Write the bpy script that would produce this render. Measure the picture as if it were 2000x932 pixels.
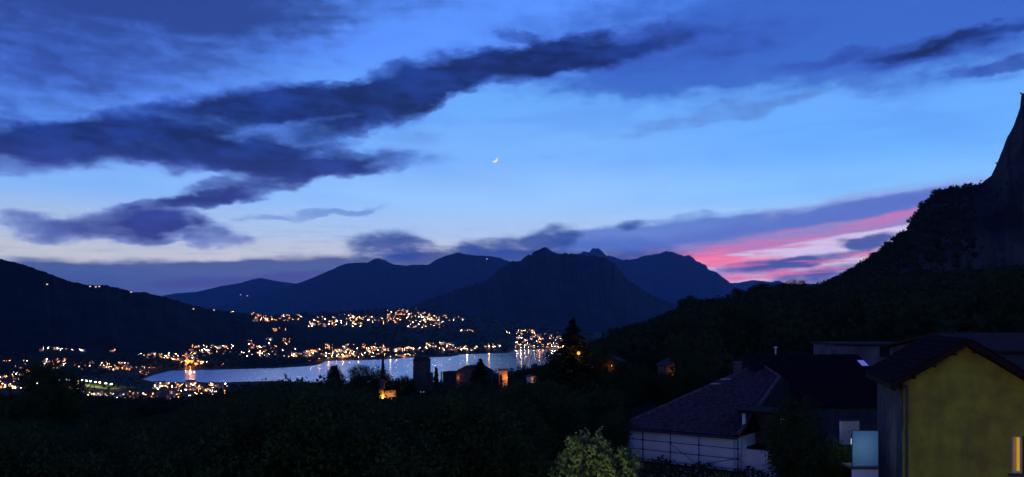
import bpy, math, random
import numpy as np
from mathutils import Vector, Matrix, noise as mnoise

for o in list(bpy.data.objects):
    bpy.data.objects.remove(o)
scene = bpy.context.scene
COL = scene.collection
R = math.radians
random.seed(7)
RNG = np.random.default_rng(7)

# ------------------------------------------------------------------ camera
F, CX, CY, HY = 1570.0, 1000.0, 466.0, 635.0     # focal length, centre and horizon row of the 2000x932 frame
CAMZ = 140.0                                      # metres above the lake
cd = bpy.data.cameras.new('camera')
cd.sensor_width = 36.0
cd.lens = 36.0 * F / 2000.0
cd.shift_y = (HY - CY) / 2000.0                  # level camera, view shifted up: uprights stay upright
cd.clip_start = 0.2
cd.clip_end = 90000
cam = bpy.data.objects.new('camera', cd)
COL.objects.link(cam)
cam.location = (0, 0, CAMZ)
cam.rotation_euler = (math.pi / 2, 0, 0)
scene.camera = cam

def pdir(px, py):
    return Vector(((px - CX) / F, 1.0, (HY - py) / F))

def at(px, py, Y):
    d = pdir(px, py)
    return Vector((0, 0, CAMZ)) + d * (Y / d.y)

def atz(px, py, z):
    d = pdir(px, py)
    return Vector((0, 0, CAMZ)) + d * ((z - CAMZ) / d.z)

def azel(px, py):
    d = pdir(px, py).normalized()
    return math.degrees(math.atan2(d.x, d.y)), math.degrees(math.asin(d.z))

def lin(c):
    return tuple(((v / 255) / 12.92 if v / 255 <= 0.04045 else ((v / 255 + 0.055) / 1.055) ** 2.4) for v in c)

# ------------------------------------------------------------------ render settings
scene.render.engine = 'CYCLES'
cy = scene.cycles
cy.use_denoising = True
cy.max_bounces = 6
cy.diffuse_bounces = 2
cy.glossy_bounces = 3
cy.transmission_bounces = 4
cy.transparent_max_bounces = 6
cy.volume_bounces = 0
cy.use_adaptive_sampling = True
cy.adaptive_threshold = 0.015
cy.adaptive_min_samples = 16
cy.sample_clamp_indirect = 1.2
cy.caustics_reflective = False
cy.caustics_refractive = False
vs = scene.view_settings
vs.view_transform = 'Standard'
vs.look = 'None'
vs.gamma = 1.0
vs.exposure = 0.0
vs.use_curve_mapping = False

# ------------------------------------------------------------------ sky (dusk, broken cloud)
SUN_AZ, SUN_EL = 20.0, -3.0
world = bpy.data.worlds.new('World')
scene.world = world
world.use_nodes = True
wt = world.node_tree
wt.nodes.clear()
N = wt.nodes.new
L = wt.links.new

def wmath(op, a, b=None, c=None, clamp=False):
    n = N('ShaderNodeMath'); n.operation = op; n.use_clamp = clamp
    for i, v in enumerate((a, b, c)):
        if v is None: continue
        if isinstance(v, (int, float)): n.inputs[i].default_value = v
        else: L(v, n.inputs[i])
    return n.outputs[0]

def wrange(v, a, b, c, d, smooth=True):
    n = N('ShaderNodeMapRange'); n.interpolation_type = 'SMOOTHSTEP' if smooth else 'LINEAR'
    L(v, n.inputs[0])
    for i, q in enumerate((a, b, c, d)): n.inputs[i + 1].default_value = q
    return n.outputs[0]

def wmix(fac, a, b, blend='MIX'):
    n = N('ShaderNodeMix'); n.data_type = 'RGBA'; n.blend_type = blend
    for s, v in ((n.inputs[0], fac), (n.inputs[6], a), (n.inputs[7], b)):
        if isinstance(v, (int, float)): s.default_value = v
        elif isinstance(v, tuple): s.default_value = (*lin(v), 1)
        else: L(v, s)
    return n.outputs[2]

tc = N('ShaderNodeTexCoord')
sep = N('ShaderNodeSeparateXYZ'); L(tc.outputs['Generated'], sep.inputs[0])
AZ = wmath('MULTIPLY', wmath('ARCTAN2', sep.outputs[0], sep.outputs[1]), 180 / math.pi)
EL = wmath('MULTIPLY', wmath('ARCSINE', sep.outputs[2]), 180 / math.pi)
comb = N('ShaderNodeCombineXYZ'); L(AZ, comb.inputs[0]); L(EL, comb.inputs[1]); comb.inputs[2].default_value = 1.0
S0 = comb.outputs[0]

def wnoise(scale, detail=6, rough=0.55, rot=8.0, stretch=(1, 3), dist=0.0, off=(0, 0, 0), vec=None):
    m = N('ShaderNodeMapping'); m.vector_type = 'POINT'
    m.inputs['Rotation'].default_value = (0, 0, -R(rot))
    m.inputs['Scale'].default_value = (stretch[0], stretch[1], 1)
    m.inputs['Location'].default_value = off
    L(vec or S0, m.inputs[0])
    n = N('ShaderNodeTexNoise'); n.noise_dimensions = '2D'; n.inputs['Scale'].default_value = scale
    n.inputs['Detail'].default_value = detail; n.inputs['Roughness'].default_value = rough
    n.inputs['Distortion'].default_value = dist
    L(m.outputs[0], n.inputs['Vector'])
    return n

wn = wnoise(0.22, 4, 0.6, 8, (1, 2.2))
vsub = N('ShaderNodeVectorMath'); vsub.operation = 'SUBTRACT'
L(wn.outputs['Color'], vsub.inputs[0]); vsub.inputs[1].default_value = (0.5, 0.5, 0.5)
vmul = N('ShaderNodeVectorMath'); vmul.operation = 'MULTIPLY'
L(vsub.outputs[0], vmul.inputs[0]); vmul.inputs[1].default_value = (5.0, 1.9, 0)
vadd = N('ShaderNodeVectorMath'); vadd.operation = 'ADD'
L(S0, vadd.inputs[0]); L(vmul.outputs[0], vadd.inputs[1])
SW = vadd.outputs[0]
vmul2 = N('ShaderNodeVectorMath'); vmul2.operation = 'MULTIPLY_ADD'
L(vmul.outputs[0], vmul2.inputs[0]); vmul2.inputs[1].default_value = (0.5, 0.22, 0); L(S0, vmul2.inputs[2])
SS = vmul2.outputs[0]

def blobs(lst, vec):
    acc = None
    k = 180 / math.pi / F
    for (x, y, hl, hh, ang, w) in lst:
        a, e = azel(x, y)
        c, s_ = math.cos(R(ang)), math.sin(R(ang))
        uv = []
        for ax, ay, h in ((c, s_, hl * k), (-s_, c, hh * k)):
            d = N('ShaderNodeVectorMath'); d.operation = 'DOT_PRODUCT'; L(vec, d.inputs[0])
            d.inputs[1].default_value = (ax / h, ay / h, -(ax * a + ay * e) / h)
            uv.append(d.outputs['Value'])
        r2 = wmath('MULTIPLY_ADD', uv[0], uv[0], wmath('MULTIPLY', uv[1], uv[1]))
        v = wrange(r2, 0.0, 3.0, w, 0.0)
        acc = v if acc is None else wmath('ADD', acc, v)
    return acc

def wramp(fac, stops, lo, hi):
    r = N('ShaderNodeValToRGB'); r.color_ramp.interpolation = 'EASE'
    f = wrange(fac, lo, hi, 0, 1, False); L(f, r.inputs[0])
    els = r.color_ramp.elements
    while len(els) < len(stops): els.new(0.5)
    for e, (p, c) in zip(els, stops):
        e.position = (p - lo) / (hi - lo); e.color = (*lin(c), 1)
    return r.outputs[0]

left_c = wramp(EL, [(-8, (60, 70, 110)), (2.0, (170, 166, 180)), (4.4, (196, 198, 198)), (6.4, (172, 194, 222)), (9, (132, 182, 246)),
                    (12, (94, 152, 248)), (16, (84, 130, 248)), (22, (80, 122, 240)), (36, (26, 52, 160)), (90, (10, 22, 112))], -10, 90)
mid_c = wramp(EL, [(-8, (60, 70, 110)), (2.5, (216, 188, 200)), (5.2, (196, 200, 212)), (6.8, (168, 198, 238)), (9, (150, 198, 252)),
                   (12, (122, 180, 252)), (15.5, (106, 172, 250)), (19, (92, 150, 255)), (23, (88, 146, 252)), (38, (26, 54, 165)), (90, (10, 22, 112))], -10, 90)
right_c = wramp(EL, [(-8, (60, 70, 110)), (2.5, (220, 180, 200)), (4.8, (214, 200, 220)), (7.0, (164, 206, 248)), (9, (130, 192, 252)),
                     (12, (104, 174, 252)), (15.5, (104, 170, 252)), (19, (88, 150, 252)), (23, (80, 136, 244)), (38, (26, 54, 165)), (90, (10, 22, 112))], -10, 90)
sky = wmix(wrange(AZ, -32, -4, 0, 1), left_c, mid_c)
sky = wmix(wrange(AZ, 2, 24, 0, 1), sky, right_c)
# faint high veil, unevenness
veil = wnoise(0.12, 5, 0.5, 9, (1, 4), 0.4, (3, 7, 0))
sky = wmix(wmath('MULTIPLY', wrange(veil.outputs[0], 0.42, 0.75, 0, 0.2), wrange(EL, 6, 14, 0.2, 1)), sky, (74, 112, 214))

streak = wnoise(0.28, 5, 0.6, 7, (1, 5), 0.15, (11, 2, 0)).outputs[0]
fine = wnoise(0.5, 6, 0.58, 10, (1, 2.2), 0.2, (0, 5, 0)).outputs[0]
edge = wmath('ADD', wmath('MULTIPLY', wmath('SUBTRACT', streak, 0.5), 1.1), wmath('MULTIPLY', wmath('SUBTRACT', fine, 0.5), 1.35))

def layer(sky, lst, col, lo=0.35, hi=0.95, op=0.9, k=1.0, vec=None, edge=edge):
    b = blobs(lst, vec or SW)
    gate = wrange(b, 0.0, 0.25, 0, 1)
    d = wmath('ADD', b, wmath('MULTIPLY', wmath('MULTIPLY', edge, k), gate))
    return wmix(wrange(d, lo, hi, 0, op), sky, col)

# sunset glow under the bank on the right
stripe = wnoise(0.34, 5, 0.55, 6, (1, 13), 0.1, (4, 9, 0)).outputs[0]
stripe = wmath('MULTIPLY', wmath('SUBTRACT', stripe, 0.5), 2.2)
wisp = wmath('MULTIPLY', wrange(wmath('ADD', stripe, wmath('MULTIPLY', edge, 0.5)), -0.1, 0.7, 0, 0.55), wrange(EL, 8.5, 5.5, 0, 1))
sky = wmix(wisp, sky, (146, 160, 196))
sky = layer(sky, [(1540, 466, 280, 42, 10, .95), (1360, 500, 150, 30, 4, .7), (1720, 440, 110, 26, 12, .7)], (140, 118, 182), .0, 1.1, .9, .4, SS)
sky = layer(sky, [(1560, 490, 210, 12, 8, 1.0), (1440, 503, 120, 7, 6, .7), (1710, 468, 90, 14, 10, .8)], (220, 206, 232), .15, 1.0, .8, .5, SS, stripe)
sky = layer(sky, [(1560, 458, 250, 12, 9, .55), (1430, 494, 160, 12, 6, .8), (1640, 503, 130, 7, 5, .8), (1480, 540, 120, 8, 4, .9), (1740, 425, 70, 9, 12, .6)], (206, 112, 166), .3, 1.5, .8, 1.2, SS, stripe)
sky = layer(sky, [(1420, 511, 85, 9, 2, 1.15), (1360, 503, 60, 8, 10, .6), (1500, 538, 60, 5, 2, .5)], (250, 112, 142), .1, 1.3, .85, .6, SS, stripe)
sky = layer(sky, [(440, 552, 110, 8, 3, .9), (590, 540, 60, 8, 4, .9), (790, 497, 60, 14, 0, .6)], (168, 104, 160), .1, 1.0, .7, .5, SS)
# cloud banks low over the ridges
sky = layer(sky, [(330, 550, 330, 28, 0, .95), (130, 552, 160, 22, 0, .6), (640, 528, 200, 22, 2, .95), (880, 508, 110, 20, 3, .8), (1010, 520, 120, 22, 0, .5), (1180, 492, 120, 24, 0, .7)],
            (14, 58, 120), .1, .85, .88, .45, SS)
sky = layer(sky, [(1480, 436, 260, 15, 6, .9), (1290, 460, 150, 24, 4, .85), (1170, 466, 90, 16, 3, .6), (1690, 408, 120, 12, 8, .8)], (74, 108, 190), .0, 1.3, .85, .6, SS)
# the long dark bands
sky = layer(sky, [(100, 40, 360, 75, 4, .95), (520, 10, 300, 35, 5, .6), (60, 200, 170, 40, 8, .5)], (34, 58, 128), .0, 1.3, .9, .5)
sky = layer(sky, [(1300, 70, 300, 66, 6, .9), (1680, 40, 380, 74, 8, 1.0), (1950, 60, 220, 56, 6, .85), (1520, 112, 260, 26, 5, .55)], (50, 94, 190), .0, 1.3, .88, .6)
DARK = [(30, 290, 140, 30, 2, 1.23), (70, 250, 60, 18, -20, 0.65), (210, 275, 150, 28, 6, 1.17), (400, 232, 170, 26, 11, 1.23), (560, 198, 150, 26, 6, 1.17), (690, 200, 140, 28, 10, 1.04), (830, 155, 120, 32, 12, 1.43), (960, 140, 120, 24, 8, 1.23),
        (1110, 108, 110, 24, 2, 1.37), (1030, 78, 60, 10, -14, 0.78), (1220, 85, 130, 26, 10, 0.91), (1400, 92, 160, 34, 6, 0.70), (1740, 99, 150, 12, 3, 0.95), (1880, 82, 130, 12, 8, 1.04), (1965, 122, 60, 9, 4, 0.91),
        (440, 305, 110, 24, 4, 1.10), (590, 268, 170, 18, 12, 0.98), (620, 315, 170, 22, 3, 1.23), (500, 362, 150, 18, 14, 1.30), (380, 392, 80, 10, 8, 0.91), (660, 345, 90, 10, 8, 0.78), (720, 235, 100, 14, 16, 0.59),
        (230, 440, 120, 22, 3, 1.49), (330, 428, 60, 14, 10, 0.78), (430, 466, 42, 13, -4, 0.85)]
shade = wrange(wmath('ADD', wmath('MULTIPLY', streak, 0.5), wmath('MULTIPLY', wn.outputs[0], 0.9)), 0.5, 0.95, 0, 1)
dark_c = wmix(shade, wmix(wrange(EL, 8.5, 12.5, 0, 1), (30, 42, 108), (8, 26, 78)), wmix(wrange(EL, 8.5, 12.5, 0, 1), (46, 58, 138), (26, 56, 138)))
db = blobs(DARK, SW)
sky = wmix(wrange(wmath('ADD', db, wmath('MULTIPLY', edge, 0.28)), 0.05, 1.0, 0, 0.62), sky, wmix(wrange(EL, 9, 13, 0, 1), (92, 118, 202), (56, 92, 198)))   # thin skirts
dd = wmath('ADD', wmath('SUBTRACT', db, 0.18), wmath('MULTIPLY', wmath('MULTIPLY', edge, 0.6), wrange(db, 0.0, 0.5, 0, 1)))
sky = wmix(wrange(dd, 0.05, 1.75, 0, 0.97), sky, dark_c)
sky = layer(sky, [(760, 480, 62, 24, 0, 1.05), (1000, 486, 80, 20, 0, 1.0), (1080, 460, 48, 17, 8, .9), (1240, 440, 26, 9, 5, .7), (1700, 474, 36, 12, 14, 1.0), (1650, 476, 20, 8, 0, .7),
                  (1500, 519, 62, 10, 4, 1.0), (1590, 508, 44, 8, 8, .9), (1650, 540, 110, 18, 4, .85)], (34, 66, 138), .1, 1.1, .92, .7, SS)
sky = layer(sky, [(1470, 537, 110, 7, 3, .9), (1640, 505, 100, 5, 5, .6), (1420, 515, 60, 6, 1, .8)], (226, 112, 156), .15, 1.3, .75, 1.0, SS, stripe)
sky = layer(sky, [(590, 418, 105, 8, 5, .8), (690, 405, 40, 5, 14, .6), (1420, 222, 190, 13, 8, .75), (1180, 295, 190, 6, 6, .35), (1380, 425, 70, 8, 6, .6), (820, 270, 70, 14, 6, .5)], (84, 122, 194), .25, .95, .62, .5)

# sky away from the afterglow is dimmer
dim = wrange(wmath('ABSOLUTE', wmath('SUBTRACT', AZ, SUN_AZ)), 50, 150, 1.0, 0.0)
skyd = N('ShaderNodeMix'); skyd.data_type = 'RGBA'; skyd.blend_type = 'MULTIPLY'; skyd.inputs[0].default_value = 1
L(sky, skyd.inputs[6]); L(wmix(dim, (240, 214, 222), (255, 255, 255)), skyd.inputs[7])
nish = N('ShaderNodeTexSky'); nish.sky_type = 'NISHITA'; nish.sun_disc = False
nish.sun_elevation = R(SUN_EL); nish.sun_rotation = R(SUN_AZ); nish.altitude = 350
bg1 = N('ShaderNodeBackground'); L(nish.outputs[0], bg1.inputs[0]); bg1.inputs[1].default_value = 0.05
HAZE = 1.7e-5
path = wmath('MINIMUM', 43000.0, wmath('DIVIDE', 2580.0, wmath('MAXIMUM', sep.outputs[2], 0.001)))
bg2 = N('ShaderNodeBackground'); L(skyd.outputs[2], bg2.inputs[0])
L(wmath('POWER', math.e, wmath('MULTIPLY', path, HAZE * 0.85)), bg2.inputs[1])      # the low sky shines brighter, the valley haze takes part of it away
ads = N('ShaderNodeAddShader'); L(bg1.outputs[0], ads.inputs[0]); L(bg2.outputs[0], ads.inputs[1])
wo = N('ShaderNodeOutputWorld'); L(ads.outputs[0], wo.inputs['Surface'])
world.cycles.sampling_method = 'MANUAL'
world.cycles.sample_map_resolution = 512

# ------------------------------------------------------------------ helpers
MATS = {}
def mat(name, c1, c2=None, rough=0.8, scale=3.0, spec=0.05, bump=0.0, metallic=0.0, coord='Object', detail=5, contrast=(0.35, 0.65)):
    if name in MATS: return MATS[name]
    m = bpy.data.materials.new(name); m.use_nodes = True
    nt = m.node_tree; b = nt.nodes['Principled BSDF']
    b.inputs['Roughness'].default_value = rough
    b.inputs['Specular IOR Level'].default_value = spec
    b.inputs['Metallic'].default_value = metallic
    if c2 is None: c2 = tuple(v * 0.75 for v in c1)
    t = nt.nodes.new('ShaderNodeTexCoord')
    n = nt.nodes.new('ShaderNodeTexNoise'); n.inputs['Scale'].default_value = scale; n.inputs['Detail'].default_value = detail
    nt.links.new(t.outputs[coord], n.inputs['Vector'])
    r = nt.nodes.new('ShaderNodeValToRGB')
    r.color_ramp.elements[0].position = contrast[0]; r.color_ramp.elements[0].color = (*c2, 1)
    r.color_ramp.elements[1].position = contrast[1]; r.color_ramp.elements[1].color = (*c1, 1)
    nt.links.new(n.outputs[0], r.inputs[0]); nt.links.new(r.outputs[0], b.inputs['Base Color'])
    if bump:
        bp = nt.nodes.new('ShaderNodeBump'); bp.inputs['Strength'].default_value = bump
        nt.links.new(n.outputs[0], bp.inputs['Height']); nt.links.new(bp.outputs[0], b.inputs['Normal'])
    MATS[name] = m
    return m

def leafmat(name, c1, c2, trans=0.25, scale=0.6):
    if name in MATS: return MATS[name]
    m = bpy.data.materials.new(name); m.use_nodes = True
    nt = m.node_tree; nt.nodes.clear()
    o = nt.nodes.new('ShaderNodeOutputMaterial')
    t = nt.nodes.new('ShaderNodeTexCoord'); n = nt.nodes.new('ShaderNodeTexNoise'); n.inputs['Scale'].default_value = scale
    n.inputs['Detail'].default_value = 6
    nt.links.new(t.outputs['Object'], n.inputs['Vector'])
    r = nt.nodes.new('ShaderNodeValToRGB')
    r.color_ramp.elements[0].position = .35; r.color_ramp.elements[0].color = (*c2, 1)
    r.color_ramp.elements[1].position = .65; r.color_ramp.elements[1].color = (*c1, 1)
    nt.links.new(n.outputs[0], r.inputs[0])
    d = nt.nodes.new('ShaderNodeBsdfDiffuse'); tr = nt.nodes.new('ShaderNodeBsdfTranslucent')
    mx = nt.nodes.new('ShaderNodeMixShader'); mx.inputs[0].default_value = trans
    nt.links.new(r.outputs[0], d.inputs[0]); nt.links.new(r.outputs[0], tr.inputs[0])
    nt.links.new(d.outputs[0], mx.inputs[1]); nt.links.new(tr.outputs[0], mx.inputs[2]); nt.links.new(mx.outputs[0], o.inputs[0])
    MATS[name] = m
    return m

def emat(name, col, strength):
    if name in MATS: return MATS[name]
    m = bpy.data.materials.new(name); m.use_nodes = True
    nt = m.node_tree; nt.nodes.clear()
    o = nt.nodes.new('ShaderNodeOutputMaterial'); e = nt.nodes.new('ShaderNodeEmission')
    e.inputs[0].default_value = (*lin(col), 1); e.inputs[1].default_value = strength
    nt.links.new(e.outputs[0], o.inputs[0])
    m.cycles.emission_sampling = 'NONE'
    MATS[name] = m
    return m

class MB:
    """collects faces and links them as one mesh object"""
    def __init__(s): s.v = []; s.f = []; s.m = []
    def quad(s, pts, mi=0):
        k = len(s.v); s.v += [tuple(p) for p in pts]; s.f.append(tuple(range(k, k + len(pts)))); s.m.append(mi)
    def box(s, c, size, mi=0, rz=0.0, M=None):
        x, y, z = (q / 2 for q in size)
        P = [Vector((a * x, b * y, d * z)) for d in (-1, 1) for a, b in ((-1, -1), (1, -1), (1, 1), (-1, 1))]
        T = M if M is not None else Matrix.Rotation(rz, 3, 'Z')
        k = len(s.v); s.v += [tuple(T @ p + Vector(c)) for p in P]
        for f in ((0, 3, 2, 1), (4, 5, 6, 7), (0, 1, 5, 4), (1, 2, 6, 5), (2, 3, 7, 6), (3, 0, 4, 7)):
            s.f.append(tuple(k + i for i in f)); s.m.append(mi)
    def tube(s, a, b, ra, rb=None, n=8, mi=0, cap=True):
        a, b = Vector(a), Vector(b); rb = ra if rb is None else rb
        d = (b - a).normalized(); u = d.orthogonal().normalized(); w = d.cross(u)
        k = len(s.v)
        for p, r in ((a, ra), (b, rb)):
            for i in range(n):
                t = 2 * math.pi * i / n
                s.v.append(tuple(p + (u * math.cos(t) + w * math.sin(t)) * r))
        for i in range(n):
            j = (i + 1) % n
            s.f.append((k + i, k + j, k + n + j, k + n + i)); s.m.append(mi)
        if cap:
            s.f.append(tuple(k + i for i in reversed(range(n)))); s.m.append(mi)
            s.f.append(tuple(k + n + i for i in range(n))); s.m.append(mi)
    def prism(s, poly, z0, z1, mi=0, scale_top=1.0, centre=None):
        n = len(poly); k = len(s.v)
        cx, cy_ = centre or (sum(p[0] for p in poly) / n, sum(p[1] for p in poly) / n)
        s.v += [(p[0], p[1], z0) for p in poly] + [(cx + (p[0] - cx) * scale_top, cy_ + (p[1] - cy_) * scale_top, z1) for p in poly]
        for i in range(n):
            j = (i + 1) % n
            s.f.append((k + i, k + j, k + n + j, k + n + i)); s.m.append(mi)
        s.f.append(tuple(k + i for i in reversed(range(n)))); s.m.append(mi)
        s.f.append(tuple(k + n + i for i in range(n))); s.m.append(mi)
    def sphere(s, c, r, n=8, mi=0):
        k = len(s.v); rows = max(3, n // 2)
        for i in range(rows + 1):
            ph = math.pi * i / rows
            for j in range(n):
                th = 2 * math.pi * j / n
                s.v.append((c[0] + r * math.sin(ph) * math.cos(th), c[1] + r * math.sin(ph) * math.sin(th), c[2] + r * math.cos(ph)))
        for i in range(rows):
            for j in range(n):
                q = (j + 1) % n
                s.f.append((k + i * n + j, k + (i + 1) * n + j, k + (i + 1) * n + q, k + i * n + q)); s.m.append(mi)
    def mesh(s, name, mats):
        me = bpy.data.meshes.new(name); me.from_pydata(s.v, [], s.f)
        for q in (mats if isinstance(mats, (list, tuple)) else [mats]): me.materials.append(q)
        if any(s.m): me.polygons.foreach_set('material_index', s.m)
        me.update()
        return me
    def build(s, name, mats, parent=None, smooth=False):
        me = s.mesh(name, mats)
        if smooth: me.polygons.foreach_set('use_smooth', [True] * len(me.polygons))
        return link(name, me, parent)

def link(name, data, parent=None):
    o = bpy.data.objects.new(name, data); COL.objects.link(o)
    if parent is not None: o.parent = parent
    return o

def tag(o, label=None, cat=None, group=None, kind=None):
    if label: o['label'] = label
    if cat: o['category'] = cat
    if group: o['group'] = group
    if kind: o['kind'] = kind
    return o

def empty(name, loc, label, cat, group=None, rz=0.0):
    o = link(name, None); o.location = loc; o.rotation_euler = (0, 0, rz); o.empty_display_size = 0.3
    return tag(o, label, cat, group)

def copy_tree(o, parent=None):
    c = o.copy(); COL.objects.link(c); c.parent = parent
    for ch in [q for q in bpy.data.objects if q.parent == o]: copy_tree(ch, c)
    return c

def npmesh(name, V, Fq, material, parent=None, smooth=False):
    """V (n,3); Fq (m,k) with k = 3 or 4"""
    me = bpy.data.meshes.new(name)
    k = Fq.shape[1]
    me.vertices.add(len(V)); me.vertices.foreach_set('co', np.ascontiguousarray(V, dtype=np.float32).ravel())
    me.loops.add(Fq.size); me.loops.foreach_set('vertex_index', np.ascontiguousarray(Fq, dtype=np.int32).ravel())
    me.polygons.add(len(Fq))
    me.polygons.foreach_set('loop_start', np.arange(0, Fq.size, k, dtype=np.int32))
    if smooth: me.polygons.foreach_set('use_smooth', np.ones(len(Fq), dtype=bool))
    me.materials.append(material)
    me.update(calc_edges=True); me.validate()
    return link(name, me, parent)

def fbm(x, y, z=0.0, o=5, lac=2.0, g=0.5):
    a, s, t = 1.0, 0.0, 0.0
    for i in range(o):
        s += a * mnoise.noise((x, y, z + i * 7.3)); t += a
        x *= lac; y *= lac; a *= g
    return s / t

# ------------------------------------------------------------------ terrain
def tanaz(px): return (px - CX) / 1570.0
TAB = [
 (-700, [(0,131),(60,128),(300,116),(700,85),(1100,45),(1500,20),(2500,15),(3600,40),(44000,60)]),
 (0,    [(0,131),(60,127),(150,121),(300,110),(700,72),(1000,36),(1250,14),(1500,8),(2500,6),(3200,15),(3600,40),(6000,60),(44000,60)]),
 (300,  [(0,131),(60,126),(150,119),(300,106),(700,66),(1000,30),(1200,12),(1500,5),(1750,1),(1950,-.6),(2700,-.6),(2800,6),(3200,22),(3600,38),(4300,75),(5500,150),(7000,180),(9000,60),(44000,60)]),
 (650,  [(0,131),(60,126),(200,113),(390,103),(460,97),(700,70),(1100,30),(1500,8),(1800,1),(1950,-.6),(3250,-.6),(3350,4),(3700,28),(4200,52),(5000,135),(5600,195),(6300,235),(8000,100),(44000,60)]),
 (800,  [(0,131),(60,126),(200,114),(390,103),(460,97),(700,72),(1100,34),(1500,10),(1850,1),(2000,-.6),(3500,-.6),(3600,4),(3900,28),(4400,60),(5100,140),(5600,200),(6300,270),(7200,240),(9000,60),(44000,60)]),
 (900,  [(0,131),(60,127),(200,115),(390,104),(460,98),(700,74),(1100,40),(1500,14),(1900,1),(2050,-.6),(3900,-.6),(4000,4),(4300,34),(4800,80),(5300,150),(5900,196),(6500,215),(8000,100),(44000,60)]),
 (1000, [(0,131),(60,127.5),(200,118),(390,106),(600,92),(1000,56),(1500,22),(2200,2),(2500,-.6),(4500,-.6),(4700,4),(5200,60),(5700,118),(6500,160),(8000,100),(44000,60)]),
 (1090, [(0,131),(60,128),(200,121),(400,115),(600,106),(1000,68),(2000,18),(2700,-.6),(4700,-.6),(4850,5),(5500,85),(6500,120),(8000,80),(44000,60)]),
 (1200, [(0,131),(60,129),(150,126),(300,125),(500,125),(560,125),(700,116),(1200,60),(3000,10),(8000,60),(44000,60)]),
 (1350, [(0,131),(60,128.5),(150,129),(400,137),(600,147),(680,148),(900,120),(2000,40),(8000,60),(44000,60)]),
 (1500, [(0,131),(60,128.5),(150,130),(400,144),(700,160),(900,150),(2000,60),(8000,60),(44000,60)]),
 (1700, [(0,131),(60,129.5),(200,135),(500,151),(800,172),(1100,190),(2000,120),(8000,60),(44000,60)]),
 (2000, [(0,131),(60,130),(200,140),(500,160),(800,178),(1500,150),(8000,60),(44000,60)]),
 (2900, [(0,131),(60,132),(200,146),(500,175),(800,200),(1500,180),(8000,60),(44000,60)]),
]
TT = np.array([tanaz(p) for p, _ in TAB])
def ground(x, y):
    r = math.hypot(x, y)
    if y > 0.3 * abs(x): t = min(max(x / y, TT[0]), TT[-1])
    else: t = TT[0] if x < 0 else TT[-1]
    i = int(min(max(np.searchsorted(TT, t) - 1, 0), len(TT) - 2))
    w = min(max((t - TT[i]) / (TT[i + 1] - TT[i]), 0), 1)
    za = np.interp(r, [q[0] for q in TAB[i][1]], [q[1] for q in TAB[i][1]])
    zb = np.interp(r, [q[0] for q in TAB[i + 1][1]], [q[1] for q in TAB[i + 1][1]])
    z = za * (1 - w) + zb * w
    amp = min(1.0, max(0.0, (z - 4) / 25.0)) * min(1.0, r / 200.0)
    return float(z + amp * (6 * fbm(x / 420, y / 420, 1.3, 4) + min(r, 6000) / 6000 * 22 * fbm(x / 1300, y / 1300, 5.1, 4)))

def ground_hit(px, py, r0=60.0, r1=12000.0):
    d = pdir(px, py); h = math.hypot(d.x, d.y); r = r0
    while r < r1:
        t = r / h
        if CAMZ + d.z * t <= ground(d.x * t, d.y * t): 
            return Vector((d.x * t, d.y * t, ground(d.x * t, d.y * t)))
        r *= 1.006
    return None

m_soil = mat('hillside_soil', (0.035, 0.045, 0.022), (0.016, 0.022, 0.012), 0.95, 0.02, 0.05)
front = np.linspace(-50, 50, 260); back = np.linspace(50, 310, 48)[1:-1]
azs = np.radians(np.concatenate([front, back]))
rs = np.concatenate([[0.5], np.geomspace(4, 42000, 205)])
V = np.array([(r * math.sin(a), r * math.cos(a), ground(r * math.sin(a), r * math.cos(a))) for r in rs for a in azs])
na, nr = len(azs), len(rs)
ii, jj = np.meshgrid(np.arange(nr - 1), np.arange(na), indexing='ij')
j2 = (jj + 1) % na
Fq = np.stack([ii * na + jj, ii * na + j2, (ii + 1) * na + j2, (ii + 1) * na + jj], -1).reshape(-1, 4)[:, ::-1]
g = npmesh('ground', V, Fq, m_soil, smooth=True)
tag(g, 'dark wooded ground falling away to the lake', kind='structure')

# lake
far = [(278,741),(300,733),(335,723.5),(370,719.5),(420,716),(470,712),(520,709.5),(580,706.5),(640,704.5),(700,703),(745,701.8),(770,700.5),(800,698),(838,696),(852,691),(900,688.5),(960,685),(1000,683.5),(1040,682.5),(1080,682),(1125,681.5)]
near = [(1135,690),(1090,706),(1040,724),(980,737),(900,746),(800,752),(700,752),(650,748.5),(600,746),(540,744.5),(480,745.5),(430,747),(380,746),(330,747),(300,746)]
def densify(P, jit):
    out = []
    for a, b in zip(P[:-1], P[1:]):
        for k in range(8):
            t = k / 8; x = a[0] + (b[0] - a[0]) * t; y = a[1] + (b[1] - a[1]) * t
            out.append((x, y + jit * fbm(x / 14, y / 9, 3.3, 3)))
    return out + [P[-1]]
outline = [atz(x, y, 0.35) for x, y in densify(far, 1.5) + densify(near, 1.8)]
m_water = bpy.data.materials.new('lake_water'); m_water.use_nodes = True
nt = m_water.node_tree; pb = nt.nodes['Principled BSDF']
pb.inputs['Base Color'].default_value = (0.004, 0.008, 0.018, 1)
pb.inputs['IOR'].default_value = 1.33
t = nt.nodes.new('ShaderNodeTexCoord'); mp = nt.nodes.new('ShaderNodeMapping'); mp.inputs['Scale'].default_value = (0.0022, 0.006, 1); mp.inputs['Rotation'].default_value = (0, 0, 0.35)
nt.links.new(t.outputs['Object'], mp.inputs[0])
n1 = nt.nodes.new('ShaderNodeTexNoise'); n1.inputs['Scale'].default_value = 1.6; n1.inputs['Detail'].default_value = 7; n1.inputs['Distortion'].default_value = 1.2
nt.links.new(mp.outputs[0], n1.inputs['Vector'])
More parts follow.
